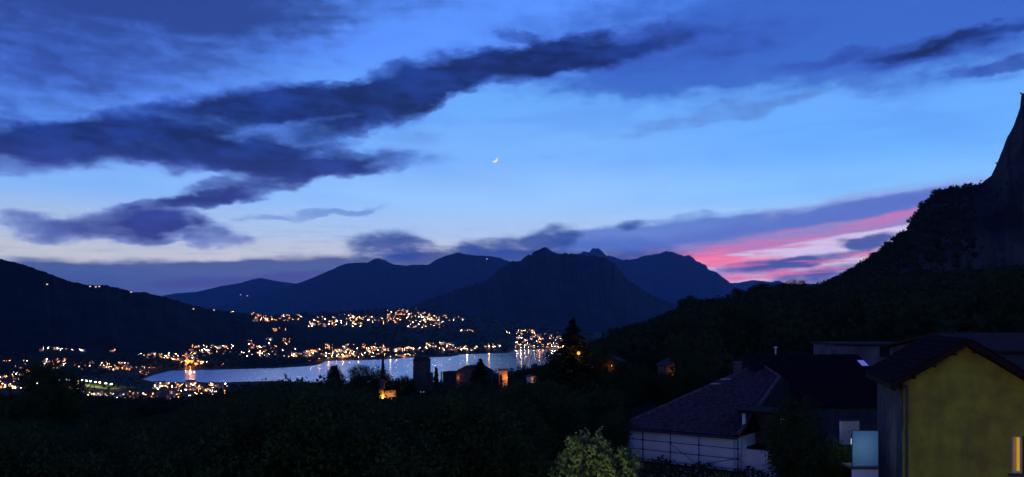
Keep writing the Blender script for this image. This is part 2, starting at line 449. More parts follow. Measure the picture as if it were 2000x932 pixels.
rr = nt.nodes.new('ShaderNodeMapRange'); rr.inputs[1].default_value = 0.35; rr.inputs[2].default_value = 0.7; rr.inputs[3].default_value = 0.27; rr.inputs[4].default_value = 0.21
nt.links.new(n1.outputs[0], rr.inputs[0])
# breeze ruffles the wide left of the lake, the right end under the mountain lies calm
sx = nt.nodes.new('ShaderNodeSeparateXYZ'); nt.links.new(t.outputs['Object'], sx.inputs[0])
mr = nt.nodes.new('ShaderNodeMapRange'); mr.interpolation_type = 'SMOOTHSTEP'
for i_, q_ in enumerate((-420, 60, 1.0, 0.6)): mr.inputs[i_ + 1].default_value = q_
nt.links.new(sx.outputs[0], mr.inputs[0])
rm = nt.nodes.new('ShaderNodeMath'); rm.operation = 'MULTIPLY'; nt.links.new(rr.outputs[0], rm.inputs[0]); nt.links.new(mr.outputs[0], rm.inputs[1])
nt.links.new(rm.outputs[0], pb.inputs['Roughness'])
n2 = nt.nodes.new('ShaderNodeTexNoise'); n2.inputs['Scale'].default_value = 0.12; n2.inputs['Detail'].default_value = 4
mp2 = nt.nodes.new('ShaderNodeMapping'); mp2.inputs['Scale'].default_value = (0.35, 1, 1)
nt.links.new(t.outputs['Object'], mp2.inputs[0]); nt.links.new(mp2.outputs[0], n2.inputs['Vector'])
bp = nt.nodes.new('ShaderNodeBump'); bp.inputs['Strength'].default_value = 0.05; bp.inputs['Distance'].default_value = 0.5
nt.links.new(n2.outputs[0], bp.inputs['Height']); nt.links.new(bp.outputs[0], pb.inputs['Normal'])
gl = nt.nodes.new('ShaderNodeBsdfGlossy'); gl.inputs[0].default_value = (0.95, 0.97, 1.0, 1); gl.distribution = 'MULTI_GGX'
nt.links.new(rm.outputs[0], gl.inputs['Roughness'])
mxw = nt.nodes.new('ShaderNodeMixShader'); mxw.inputs[0].default_value = 0.96
nt.links.new(pb.outputs[0], mxw.inputs[1]); nt.links.new(gl.outputs[0], mxw.inputs[2]); nt.links.new(mxw.outputs[0], nt.nodes['Material Output'].inputs['Surface'])
b = MB(); b.quad(outline)
lake = b.build('lake', m_water); tag(lake, 'pale still lake lying in the valley', kind='structure')

# mountains: crest line with real depth in front and behind
RIDGE = {}
def ridge(name, label, crest, wf, wb, material, n=220, rows=34, p=1.15, rough=1.0, relief=0.12, jag=0.0, foot=None, ext=0.0, seed=0.0):
    px = np.array([c[0] for c in crest], float); py = np.array([c[1] for c in crest], float); Y = np.array([c[2] for c in crest], float)
    xs = np.linspace(px[0], px[-1], n)
    ts = np.concatenate([-np.linspace(1, 0, rows) ** 1.25, (np.linspace(0, 1, rows // 2)[1:]) ** 1.2])
    V = np.zeros((n, len(ts), 3))
    for i, x in enumerate(xs):
        yy = np.interp(x, px, py); Yd = np.interp(x, px, Y)
        yy += jag * (fbm(x / 9, seed, 2.2, 4) + 0.5 * fbm(x / 2.5, seed + 9, 1.1, 2))
        C = at(x, yy, Yd); rad = Vector((C.x, C.y, 0)).normalized()
        for k, t in enumerate(ts):
            w = wf if t < 0 else wb
            q = C + rad * (t * w)
            fz = ground(q.x, q.y) - 6 if foot is None else foot
            s = 1 - abs(t)
            H = max(C.z - fz, 1.0)
            nse = fbm(x / 60 + seed, t * 2.2, seed, 5) * relief + (0.5 - abs(fbm(x / 26 + t * 0.8 + seed, t * 0.7, seed + 3, 4))) * relief * 0.9 - relief * 0.35
            env = min(1.0, abs(t) * 6) * min(1.0, s * 4)
            V[i, k] = (q.x, q.y, fz + H * (s ** p) + H * nse * env)
    m = len(ts)
    ii, kk = np.meshgrid(np.arange(n - 1), np.arange(m - 1), indexing='ij')
    Fq = np.stack([ii * m + kk, (ii + 1) * m + kk, (ii + 1) * m + kk + 1, ii * m + kk + 1], -1).reshape(-1, 4)
    o = npmesh(name, V.reshape(-1, 3), Fq, material, smooth=True)
    tag(o, label, kind='structure')
    RIDGE[name] = V
    return V

m_mtn = mat('mountain_forest_rock', (0.032, 0.036, 0.028), (0.014, 0.018, 0.011), 0.95, 0.004, 0.05, detail=9, bump=1.0)
m_hill = mat('hill_woodland', (0.015, 0.019, 0.010), (0.007, 0.010, 0.005), 0.95, 0.008, 0.05, detail=8)
m_cliff = mat('limestone_cliff', (0.055, 0.05, 0.045), (0.016, 0.018, 0.011), 0.95, 0.012, 0.05, detail=9, bump=1.0)
ridge('mountain_far_right', 'faint blue ridge farthest off, right of the big summits',
      [(1340,575,36000),(1400,560,36000),(1425,553,36000),(1445,552,36000),(1470,547,36000),(1490,549,36000),(1505,551,36000),(1520,548,36000),(1540,556,36000),(1580,554,36000),(1620,556,36000),(1680,562,36000),(1800,570,36000)], 2500, 2500, m_mtn, 160, 18, jag=1.2, foot=0, seed=1.7)
ridge('mountain_far_left', 'low far ridge with a small rounded top at its left',
      [(180,590,28000),(315,578,28000),(345,573,28000),(385,570,28000),(430,559,28000),(470,553,28000),(492,546,28000),(508,543,28000),(525,546,28000),(545,550,28000),(600,556,28000),(700,575,28000),(800,590,28000)], 2500, 2500, m_mtn, 160, 18, jag=1.0, foot=20, seed=3.1)
ridge('mountain_jagged', 'small jagged rocky peaks behind the central mountain',
      [(1040,520,26500),(1100,505,26500),(1128,496,26500),(1140,490,26500),(1150,494,26500),(1158,487,26500),(1166,486,26500),(1176,489,26500),(1184,499,26500),(1200,503,26500),(1260,520,26500),(1330,545,26500)], 2200, 2200, m_mtn, 200, 18, jag=5, foot=20, seed=4.4)
ridge('mountain_right_summit', 'blue mountain with a broad stepped summit right of centre',
      [(1060,540,26000),(1120,512,26000),(1185,504,26000),(1210,507,26000),(1240,506,26000),(1262,499,26000),(1285,496,26000),(1300,490,26000),(1318,494,26000),(1335,500,26000),(1347,499,26000),(1360,510,26000),(1380,518,26000),(1384,526,26000),(1400,532,26000),(1418,546,26000),(1440,563,26000),(1458,575,26000),(1500,590,26000),(1580,610,26000)], 3000, 2500, m_mtn, 240, 30, jag=3.2, foot=20, seed=6.2)
ridge('mountain_long', 'long blue ridge with two rounded tops, left of centre',
      [(330,610,22000),(400,604,22000),(480,586,22000),(520,574,22000),(560,561,22000),(600,547,22000),(640,530,22000),(672,516,22000),(690,513,22000),(718,513,22000),(728,507,22000),(738,504,22000),(750,508,22000),(768,516,22000),(790,519,22000),(815,517,22000),(838,517,22000),(850,508,22000),(872,499,22000),(896,493,22000),(912,497,22000),(930,499,22000),(958,500,22000),(975,504,22000),(1000,512,22000),(1060,530,22000),(1150,570,22000)], 3300, 2500, m_mtn, 260, 30, jag=1.8, foot=30, seed=8.8)
ridge('mountain_central', 'dark central mountain with a pointed rocky summit above the lake',
      [(690,636,10500),(760,615,10500),(800,600,10500),(832,586,10500),(880,570,10500),(920,557,10500),(945,549,10500),(962,537,10500),(975,524,10500),(990,516,10500),(1000,511,10500),(1015,510,10500),(1024,503,10500),(1036,497,10500),(1048,490,10500),(1060,482,10500),(1068,484,10500),(1078,492,10500),(1092,496,10500),(1100,494,10500),(1118,495,10500),(1135,499,10500),(1160,500,10500),(1185,504,10500),(1200,513,10500),(1212,530,10500),(1228,548,10500),(1250,562,10500),(1280,580,10500),(1320,594,10500),(1380,606,10500),(1480,618,10500)], 2300, 2500, m_mtn, 420, 40, jag=4.5, foot=10, p=1.05, seed=2.5)
ridge('hill_left', 'black wooded hill sloping down from the left edge',
      [(-500,440,3784),(-300,470,3784),(-100,490,3696),(0,506,3608),(30,512,3608),(60,522,3608),(100,536,3608),(140,550,3652),(170,557,3696),(205,557,3740),(230,562,3784),(260,570,3828),(285,571,3872),(310,578,3916),(350,588,4004),(400,602,4136),(450,609,4312),(520,617,4488),(620,628,4664),(720,640,4752)], 850, 1300, m_hill, 420, 36, jag=3.2, foot=None, p=1.0, relief=.08, seed=5.5)
VR = ridge('mountain_right_cliff', 'black mountainside rising steeply to a cliff at the right edge',
      [(1380,640,820),(1440,615,850),(1500,592,900),(1560,577,980),(1600,567,1040),(1650,543,1100),(1690,518,1140),(1720,493,1180),(1740,474,1200),(1772,449,1220),(1778,432,1230),(1800,404,1250),(1828,376,1280),(1850,367,1290),(1892,365,1310),(1920,356,1330),(1936,344,1345),(1950,314,1360),(1962,280,1375),(1980,244,1390),(1992,212,1400),(1995,184,1405),(2006,178,1410),(2060,160,1440),(2200,120,1500),(2500,90,1600)], 520, 500, m_cliff, 420, 44, jag=4.0, foot=None, p=0.95, relief=.06, seed=7.7)

# ------------------------------------------------------------------ finding where things stand
bpy.context.view_layer.update()
DG = bpy.context.evaluated_depsgraph_get()
def hit(px, py):
    ok, loc, nrm, idx, ob, mtx = scene.ray_cast(DG, Vector((0, 0, CAMZ)), pdir(px, py).normalized())
    return (loc, ob.name) if ok else (None, None)

# ------------------------------------------------------------------ moon (the sunlit lune of its disc)
def build_moon():
    c = at(966, 311, 60000); d = (c - Vector((0, 0, CAMZ))).length
    r = 6.2 / F * d
    b = MB(); n, mseg = 18, 5
    for i in range(n):
        for k in range(mseg):
            pts = []
            for (ii, kk) in ((i, k), (i + 1, k), (i + 1, k + 1), (i, k + 1)):
                th = math.pi * ii / n; ph = R(-6 + 62 * kk / mseg)
                pts.append((r * math.sin(th) * math.cos(ph), -r * math.sin(th) * math.sin(ph), r * math.cos(th)))
            b.quad(pts)
    o = b.build('moon', emat('moonlight', (255, 228, 206), 1.25), smooth=True)
    o.location = c; o.rotation_euler = (0, R(52), 0)
    tag(o, 'thin crescent moon hanging in the clear sky above the ridge', 'moon')
build_moon()

# ------------------------------------------------------------------ vegetation
m_leaf = leafmat('broadleaf_foliage', (0.055, 0.085, 0.028), (0.022, 0.04, 0.016))
m_leaf2 = leafmat('wood_foliage', (0.04, 0.06, 0.024), (0.018, 0.03, 0.014), scale=0.08)
m_needle = leafmat('conifer_needles', (0.028, 0.045, 0.022), (0.012, 0.022, 0.012), 0.1)
m_olive = leafmat('shrub_foliage', (0.16, 0.21, 0.10), (0.07, 0.11, 0.045), 0.3, 1.2)
m_bark = mat('tree_bark', (0.09, 0.07, 0.05), (0.04, 0.03, 0.025), 0.95, 6.0, 0.1, bump=0.4)

def leaf_tris(C, size, rng, quad=True, flat=0.0):
    n = len(C)
    a = rng.normal(size=(n, 3)); b = rng.normal(size=(n, 3))
    a[:, 2] *= 1 - flat; b[:, 2] *= 1 - flat
    a /= np.linalg.norm(a, axis=1)[:, None] + 1e-9
    b -= a * (a * b).sum(1)[:, None]; b /= np.linalg.norm(b, axis=1)[:, None] + 1e-9
    s = (np.asarray(size) * rng.uniform(0.6, 1.3, n))[:, None]
    if quad:
        V = np.stack([C - a * s, C + b * s * .55, C + a * s, C - b * s * .55], 1)
        return V.reshape(-1, 3), np.arange(4 * n).reshape(-1, 4)
    V = np.stack([C - a * s - b * s * .6, C + a * s - b * s * .6, C + b * s * 1.1], 1)
    return V.reshape(-1, 3), np.arange(3 * n).reshape(-1, 3)

def crown_points(kind, rng, nclump, per, H=1.0, W=1.0):
    """leaf centres of a crown of height H, width W whose base is at z = 0"""
    out = []
    if kind == 'broad':
        lobes = [(np.array([0, 0, .60]), .36)] + [(np.array([math.cos(a) * .25, math.sin(a) * .25, z]), r) for a, z, r in
                 zip(rng.uniform(0, 6.28, 9), rng.uniform(.36, .80, 9), rng.uniform(.16, .28, 9))]
        for k in range(nclump):
            c, r = lobes[rng.integers(len(lobes))]
            u = rng.normal(size=3); u /= np.linalg.norm(u); u[2] = u[2] * .85 + .1
            p = c + u * r * rng.uniform(.75, 1.08)
            out.append(p + rng.normal(size=(per, 3)) * np.array([.045, .045, .035]))
    elif kind == 'conifer':
        levels = 16
        for k in range(nclump):
            h = rng.uniform(0, 1) ** 1.1
            h = .55 * h + .45 * round(h * levels) / levels
            rad = (1 - h) ** .8 * .5 * rng.uniform(.45, 1.25)
            a = rng.uniform(0, 6.28)
            ts = rng.uniform(.15, 1, per)[:, None]
            tip = np.array([math.cos(a) * rad, math.sin(a) * rad, .06 + h * .92 - rad * .22])
            base = np.array([0, 0, .06 + h * .92])
            out.append(base + (tip - base) * ts + rng.normal(size=(per, 3)) * np.array([.02, .02, .008]) * (1.1 - h))
        out.append(np.column_stack([rng.normal(size=(per, 2)) * .008, rng.uniform(.9, 1.0, per)]))
    elif kind == 'cypress':
        for k in range(nclump):
            h = rng.uniform(.02, 1)
            rad = .5 * min(1, h * 6 + .4) * max(.06, (1 - h)) ** .45 * rng.uniform(.7, 1.05)
            a = rng.uniform(0, 6.28)
            out.append(np.array([math.cos(a) * rad, math.sin(a) * rad, h]) + rng.normal(size=(per, 3)) * np.array([.05, .05, .02]))
    elif kind == 'cedar':
        tiers = [(.22, .36), (.3, .42), (.38, .5), (.46, .42), (.53, .47), (.6, .36), (.67, .4), (.74, .27), (.8, .3), (.87, .16), (.95, .09)]
        for k in range(nclump):
            z, rr_ = tiers[rng.integers(len(tiers))]
            a = rng.uniform(0, 6.28); q = rr_ * math.sqrt(rng.uniform(.05, 1)) * (1 + .3 * math.sin(3 * a + z * 29) + .15 * math.sin(7 * a + z * 50))
            out.append(np.array([math.cos(a) * q, math.sin(a) * q, z - q * .10]) + rng.normal(size=(per, 3)) * np.array([.05, .05, .024]))
    P = np.concatenate(out)
    return P * np.array([W, W, H])

def trunk_mb(kind, H, W, rng):
    b = MB()
    r0 = 0.035 * H if kind != 'broad' else 0.04 * H
    top = H * (.97 if kind in ('conifer', 'cypress', 'cedar') else .62)
    p = Vector((0, 0, -0.6)); r = r0
    for k in range(5):
        q = Vector((rng.normal() * .012 * H, rng.normal() * .012 * H, top * (k + 1) / 5)); r2 = r0 * (1 - .17 * (k + 1))
        b.tube(p, q, r, r2, 7, cap=(k in (0, 4))); p, r = q, r2
    for k in range(7 if kind == 'broad' else 10):
        z = top * rng.uniform(.35, .95); a = rng.uniform(0, 6.28); ln = W * rng.uniform(.2, .42) * (1 if kind == 'broad' else 1.1 - z / top * .8)
        up = ln * (.8 if kind == 'broad' else -.1)
        b.tube((0, 0, z), (math.cos(a) * ln, math.sin(a) * ln, z + up), r0 * .35, r0 * .08, 5, cap=False)
    return b

PROTO = {}
def tree_meshes(key, kind, H, W, nclump, per, leaf, material, seed, flat=0.0):
    rng = np.random.default_rng(seed)
    C = crown_points(kind, rng, nclump, per, H, W)
    V, Fq = leaf_tris(C, np.full(len(C), leaf), rng, True, flat)
    o = npmesh('crown', V, Fq, material); cm = o.data; bpy.data.objects.remove(o)
    tm = trunk_mb(kind, H, W, rng).mesh('trunk', m_bark)
    PROTO[key] = (tm, cm, H, W)

def tree(key, name, label, loc, H, W=None, group=None, rz=None, cat='tree'):
    tm, cm, h0, w0 = PROTO[key]
    e = empty(name, loc, label, cat, group, random.uniform(0, 6.28) if rz is None else rz)
    w = (W or H * w0 / h0) / w0
    e.scale = (w, w, H / h0)
    link('trunk', tm, e); link('crown', cm, e)
    return e

for k in range(5):
    tree_meshes('broad%d' % k, 'broad', 8, 8, 620, 26, .125, m_leaf, 20 + k)
tree_meshes('fir', 'conifer', 15, 8, 900, 18, .24, m_needle, 31, .4)
tree_meshes('fir2', 'conifer', 14, 7, 800, 16, .26, m_needle, 32, .4)
tree_meshes('cypress', 'cypress', 10, 2.4, 420, 12, .2, m_needle, 33)
tree_meshes('cedar', 'cedar', 14, 13, 640, 16, .3, m_needle, 34, .5)

ICO_V, ICO_F = None, None
def ico():
    global ICO_V, ICO_F
    p = (1 + 5 ** .5) / 2
    v = np.array([(-1, p, 0), (1, p, 0), (-1, -p, 0), (1, -p, 0), (0, -1, p), (0, 1, p), (0, -1, -p), (0, 1, -p), (p, 0, -1), (p, 0, 1), (-p, 0, -1), (-p, 0, 1)], float)
    ICO_V = v / np.linalg.norm(v[0])
    ICO_F = np.array([(0, 11, 5), (0, 5, 1), (0, 1, 7), (0, 7, 10), (0, 10, 11), (1, 5, 9), (5, 11, 4), (11, 10, 2), (10, 7, 6), (7, 1, 8), (3, 9, 4), (3, 4, 2), (3, 2, 6), (3, 6, 8), (3, 8, 9), (4, 9, 5), (2, 4, 11), (6, 2, 10), (8, 6, 7), (9, 8, 1)])
ico()
def wood(name, label, P, H, W, K, material, seed, conifer=0.15):
    """a wood that reads as one mass: P (n,3) bases"""
    rng = np.random.default_rng(seed)
    P = np.asarray(P, float); H = np.asarray(H, float); W = np.asarray(W, float); n = len(P)
    con = rng.uniform(size=n) < conifer
    u = rng.normal(size=(n, K, 3)); u /= np.linalg.norm(u, axis=2)[..., None]
    u[..., 2] = np.abs(u[..., 2] + .35) * np.sign(u[..., 2] + .35)
    lob = 1 + .28 * np.sin(u[..., 0] * 5 + rng.uniform(0, 6, (n, 1))) * np.cos(u[..., 1] * 4 + rng.uniform(0, 6, (n, 1)))
    rad = rng.uniform(.72, 1.08, (n, K)) * lob
    C = u * rad[..., None]
    hh = rng.uniform(0, 1, (n, K)) ** 1.5
    an = rng.uniform(0, 6.283, (n, K))
    cone = np.stack([np.cos(an) * (1 - hh) * .75, np.sin(an) * (1 - hh) * .75, hh * 2.3 - 1], -1)
    C = np.where(con[:, None, None], cone, C)
    sc = np.stack([W / 2, W / 2, H * .45], -1)[:, None, :]
    cen = (P + np.stack([0 * H, 0 * H, H * .55], -1))[:, None, :]
    Cw = (C * sc + cen).reshape(-1, 3)
    V1, F1 = leaf_tris(Cw, np.repeat(W * (1.1 / math.sqrt(K)) * .9, K), rng, False)
    cs = np.where(con[:, None], np.array([[.32, .32, .75]]), np.array([[.8, .8, .8]]))[:, None, :]
    jit = rng.uniform(.75, 1.15, (n, 12, 1))
    V2 = (ICO_V[None] * jit * cs * sc + cen).reshape(-1, 3)
    F2 = (ICO_F[None] + (np.arange(n) * 12)[:, None, None]).reshape(-1, 3) + len(V1)
    o = npmesh(name, np.concatenate([V1, V2]), np.concatenate([F1, F2]), material)
    return tag(o, label, kind='stuff')

# ------------------------------------------------------------------ building materials
m_wall = mat('pale_plaster', (0.55, 0.52, 0.47), (0.42, 0.40, 0.36), 0.9, 0.6)
m_wall2 = mat('ochre_plaster', (0.5, 0.38, 0.24), (0.4, 0.3, 0.19), 0.9, 0.6)
m_roof = mat('terracotta_roof', (0.22, 0.10, 0.065), (0.13, 0.06, 0.045), 0.9, 1.5)
m_stone = mat('castle_stone', (0.10, 0.09, 0.075), (0.055, 0.05, 0.043), 0.95, 0.8, bump=0.5)
m_dim = mat('brown_plaster', (0.2, 0.14, 0.09), (0.12, 0.085, 0.06), 0.9, 1.5)
m_slate = mat('dark_slate', (0.05, 0.045, 0.045), (0.03, 0.027, 0.03), 0.9, 1.5)
m_iron = mat('dark_iron', (0.05, 0.05, 0.055), (0.03, 0.03, 0.035), 0.5, 8, 0.4, metallic=0.6)
m_dark = mat('dark_interior', (0.02, 0.02, 0.022), (0.012, 0.012, 0.014), 0.9, 2)

# ------------------------------------------------------------------ towns by the lake
E_COL = {'warm': (255, 206, 140), 'orange': (255, 150, 70), 'white': (255, 240, 214)}
def house_mesh(w, d, h, col, strength, seed):
    rng = random.Random(seed)
    b = MB(); rf = h + 2.6
    b.quad([(-w/2,-d/2,-3),(w/2,-d/2,-3),(w/2,-d/2,h),(-w/2,-d/2,h)]); b.quad([(w/2,d/2,-3),(-w/2,d/2,-3),(-w/2,d/2,h),(w/2,d/2,h)])
    b.quad([(-w/2,d/2,-3),(-w/2,-d/2,-3),(-w/2,-d/2,h),(-w/2,0,rf-.1),(-w/2,d/2,h)]); b.quad([(w/2,-d/2,-3),(w/2,d/2,-3),(w/2,d/2,h),(w/2,0,rf-.1),(w/2,-d/2,h)])
    e = .7
    for s in (-1, 1):
        b.quad([(-w/2-e, s*(d/2+e), h-.45), (w/2+e, s*(d/2+e), h-.45), (w/2+e, 0, rf), (-w/2-e, 0, rf)], 1)
    b.box((w*.22, d*.12, rf+.3), (.8, .8, 1.8), 0)
    nwin = max(2, int(w // 3.2))
    for fl in range(int(h // 3)):
        for k in range(nwin):
            lit = rng.random() < .3
            x = -w/2 + w*(k+.5)/nwin; z = 3*fl + 1.5
            b.box((x, -d/2-.04, z), (1.5, .12, 1.7), 2 if lit else 3)
    for k in range(2):
        lit = rng.random() < .5
        for s in (-1, 1): b.box((s*(w/2+.04), -d/4+k*d/2, 1.6), (.12, 1.5, 1.7), 2 if lit else 3)
    b.box((0, -d/2-.35, 2.7), (1.3, .4, .4), 2)       # lamp-lit porch light
    wallm = m_wall if seed % 3 else m_wall2
    return b.mesh('house', [wallm, m_roof, emat('lit_window_%s_%g' % (col, strength), E_COL[col], strength), m_dark])
HOUSES = []
for i, (w, d, h) in enumerate([(11, 9, 6), (14, 10, 6), (9, 9, 9), (18, 11, 9), (12, 10, 7)]):
    for col, st in (('warm', 2), ('orange', 1.6), ('white', 5), ('orange', 7), ('warm', 11)):
        HOUSES.append((house_mesh(w, d, h, col, st, i * 7 + len(HOUSES)), col, st))
def lamp_mesh(col, strength, rad, red=False):
    emat('lamp_glow_%s_%g' % (col, strength), E_COL.get(col, (255, 40, 30)), strength).cycles.emission_sampling = 'AUTO'
    b = MB(); b.tube((0, 0, -1), (0, 0, 6), .12, .08, 6); b.tube((0, 0, 6), (0, -.9, 6.3), .06, .06, 5); b.box((0, -.9, 6.35), (.5, .9, .12))
    b.sphere((0, -.95, 6.1), rad * 1.15, 5, 1)
    return b.mesh('street_lamp', [m_iron, emat('lamp_glow_%s_%g' % (col, strength), E_COL.get(col, (255, 40, 30)), strength)])
LAMPS = [lamp_mesh('orange', 40, .45), lamp_mesh('warm', 60, .45), lamp_mesh('white', 95, .45), lamp_mesh('warm', 14, .45), lamp_mesh('orange', 12, .45)]

def glow(name, loc, col, power, radius=0.5, parent=None):
    l = bpy.data.lights.new(name, 'POINT'); l.color = lin(col); l.energy = power; l.shadow_soft_size = radius
    o = bpy.data.objects.new(name, l); COL.objects.link(o)
    if parent is not None: o.parent = parent
    o.location = loc
    return o

CL = [  # name of the place, boxes of the frame it covers (x0, x1, y0, y1, lights), bias to orange
 ('up in the hillside village above the far shore', [(455,512,606,612,8),(498,586,613,628,26),(606,700,616,640,34),(680,800,614,634,34),(762,824,599,618,18),(792,860,618,642,22),(840,905,616,628,12),(538,552,643,650,3),(900,926,644,650,4)], .35, 5),
 ('in the lakeside town on the far shore', [(276,300,690,702,5),(305,375,692,706,16),(340,402,698,714,20),(378,450,676,692,24),(470,520,688,702,12),(490,560,662,700,20),(575,680,684,701,44),(640,750,674,700,44),(700,835,680,689,28),(772,806,694,698,5)], .45, 3.5),
 ('along the far shore below the central mountain', [(836,880,671,683,18),(880,928,678,686,12),(952,974,674,681,6)], .2, 3.5),
 ('in the village at the far end of the lake', [(992,1040,645,652,9),(1012,1105,652,681,46)], .35, 4.5),
 ('at the foot of the left hill', [(82,108,680,685,4),(120,168,684,688,4),(216,226,686,689,2)], .2, 3),
 ('in the town on the plain near the left edge', [(0,120,708,724,16),(92,130,704,714,8),(150,252,710,726,22),(0,60,728,742,8),(0,60,746,764,9),(60,150,742,764,5)], .45, 2),
 ('in the streets on the plain before the lake', [(262,290,715,735,4),(130,150,765,774,3),(175,300,770,782,14),(215,285,784,798,14),(300,440,752,768,22),(330,440,768,790,16),(0,70,790,806,6)], .4, 1.6),
]
TOWN_P = []
rng = random.Random(11)
SPOTS = []
for place, boxes, org, dk in CL:
    for x0, x1, y0, y1, n in boxes:
        for k in range(int(n * (3.2 if 'plain' in place else 2.5))):
            px = rng.uniform(x0 - 6, x1 + 6); py = rng.uniform(y0, y1)
            for dy in (0, -3):
                loc, ob = hit(px, py + dy)
                if loc is not None and ob != 'lake' and 900 < loc.y < 9000: break
                loc = None
            if loc is None: continue
            SPOTS.append((place, org, loc, rng.random() < .3))
for px, py in [(302,717),(364,719),(372,719),(437,712),(592,703),(606,703),(624,703),(641,702),(668,701),(700,700),(762,699),(792,696),(868,687),(893,685),(912,684),(955,682),(963,682),(1017,681),(1060,680),(1078,680),(1084,680),(1032,680)]:
    for dy in range(0, 9):
        loc, ob = hit(px, py - dy)
        if loc is not None and ob != 'lake': break
    SPOTS.append(('at the water edge of the far shore', 2 if px < 400 else .4, loc, None))
houses = [s for s in SPOTS if s[3]]; lamps = sorted([s for s in SPOTS if not s[3]], key=lambda s: (s[3] is not None, s[2].y))
rng.shuffle(houses)
lamps += houses[297:]; houses = houses[:297]
for place, org, loc, _ in houses:
    TOWN_P.append((loc.x, loc.y))
    u = rng.random()
    h = rng.choice([h for h in HOUSES if (h[1] == 'orange') == (u < org)])
    o = link('house', h[0])
    o.location = loc + Vector((0, 0, -.5)); o.rotation_euler = (0, 0, -math.atan2(loc.x, loc.y) + rng.uniform(-.7, .7))
    s = rng.uniform(.8, 1.15); o.scale = (s, s, s)
    tag(o, 'small house with lit windows ' + place, 'house', 'lit houses ' + place)
far_b = MB()
for k, (place, org, loc, shore) in enumerate(lamps):
    shore = shore is None
    TOWN_P.append((loc.x, loc.y))
    u = rng.random(); mi = rng.choice((0, 0, 4)) if u < org else rng.choice((1, 2, 3, 3))
    if shore: mi = 0 if u < org else 2
    s = rng.uniform(.75, 1.35) * min(1.4, max(.7, loc.y / 3800))
    if k < 297:
        o = link('street_lamp', LAMPS[mi])
        o.location = loc; o.rotation_euler = (0, 0, rng.uniform(0, 6.28)); o.scale = (s, s, s)
        tag(o, 'street lamp glowing ' + place, 'street lamp', 'street lamps ' + place)
        if shore: glow('street_light', (0, -1, 5.2), E_COL['orange' if mi == 0 else 'warm'], 42000, .8, o)
        elif loc.x / loc.y < -.35 and 'lakeside' in place and rng.random() < .6: glow('street_light', (0, -1, 5.2), (255, 130, 50), 9000, .6, o)
        elif rng.random() < .2: glow('street_light', (0, -1, 5.2), E_COL['orange' if rng.random() < .7 else 'warm'], 3600 * (loc.y / 3500), .6, o)
    else:
        far_b.tube(loc + Vector((0, 0, -1)), loc + Vector((0, 0, 6)), .12, .08, 5); far_b.box(loc + Vector((0, 0, 6.5)), (1.0*s, 1.0*s, .9*s), 1 + mi)
o = far_b.build('distant_street_lamps', [m_iron] + [LAMPS[i].materials[1] for i in range(5)])
tag(o, 'countless tiny lights scattered through the villages beyond the lake', kind='stuff')
for px, py, what in [(92,557,0),(176,561,1),(187,562,2),(194,561,3),(256,572,4),(378,605,5),(418,607,6),(470,577,7),(483,579,8),(951,507,9)]:
    loc, ob = hit(px, py)
    if loc is None: loc, ob = hit(px, py + 3)
    if loc is None: continue
    b = MB(); b.box((0, 0, 3), (10, 8, 8)); b.quad([(-6,-5,6.6),(6,-5,6.6),(6,0,9.4),(-6,0,9.4)], 1); b.quad([(6,5,6.6),(-6,5,6.6),(-6,0,9.4),(6,0,9.4)], 1)
    b.box((0, -4.1, 3.6), (5, .2, 3), 2)
    o = b.build('hill_house', [m_wall, m_roof, emat('lone_window', (255, 215, 150), 2.2 if loc.y < 6000 else 6)])
    o.location = loc; o.rotation_euler = (0, 0, -math.atan2(loc.x, loc.y))
    s = max(1, loc.y / 5200); o.scale = (s, s, s)
    lab = ['lone lit house on the left hill, nearest the left edge', 'first of three lit houses on the brow of the left hill', 'middle of three lit houses on the brow of the left hill', 'last of three lit houses on the brow of the left hill',
           'lone lit house below the brow of the left hill', 'single bright house where the left hill runs down', 'lit house at the foot of the left hill slope, beside the village',
           'left one of two lit farmhouses on the far ridge', 'right one of two lit farmhouses on the far ridge', 'tiny lit hut near the summit of the long ridge'][what]
    tag(o, lab, 'house')

# lakeside church with a floodlit bell tower
loc, ob = hit(371, 712)
ch = empty('church', loc, 'floodlit orange church with bell tower beside the lake', 'church', None, 0.35)
b = MB(); b.box((0, 0, 6), (14, 30, 16)); b.build('nave', m_wall2, ch)
b = MB(); 
for s in (-1, 1): b.quad([(s*8,-16,13.5),(s*8,16,13.5),(0,16,18.5),(0,-16,18.5)])
b.build('roof', m_roof, ch)
b = MB(); b.box((-10, 8, 13), (6, 6, 30)); b.prism([(-13,5),(-7,5),(-7,11),(-13,11)], 28, 34, 0, .05); b.build('bell_tower', m_wall2, ch)
for k, (x, y, z, p) in enumerate([(2, -24, 2, 150000), (-12, -4, 3, 80000), (14, -20, 3, 70000)]): glow('church_floodlight', (x, y, z), (255, 150, 60), p, .5, ch)

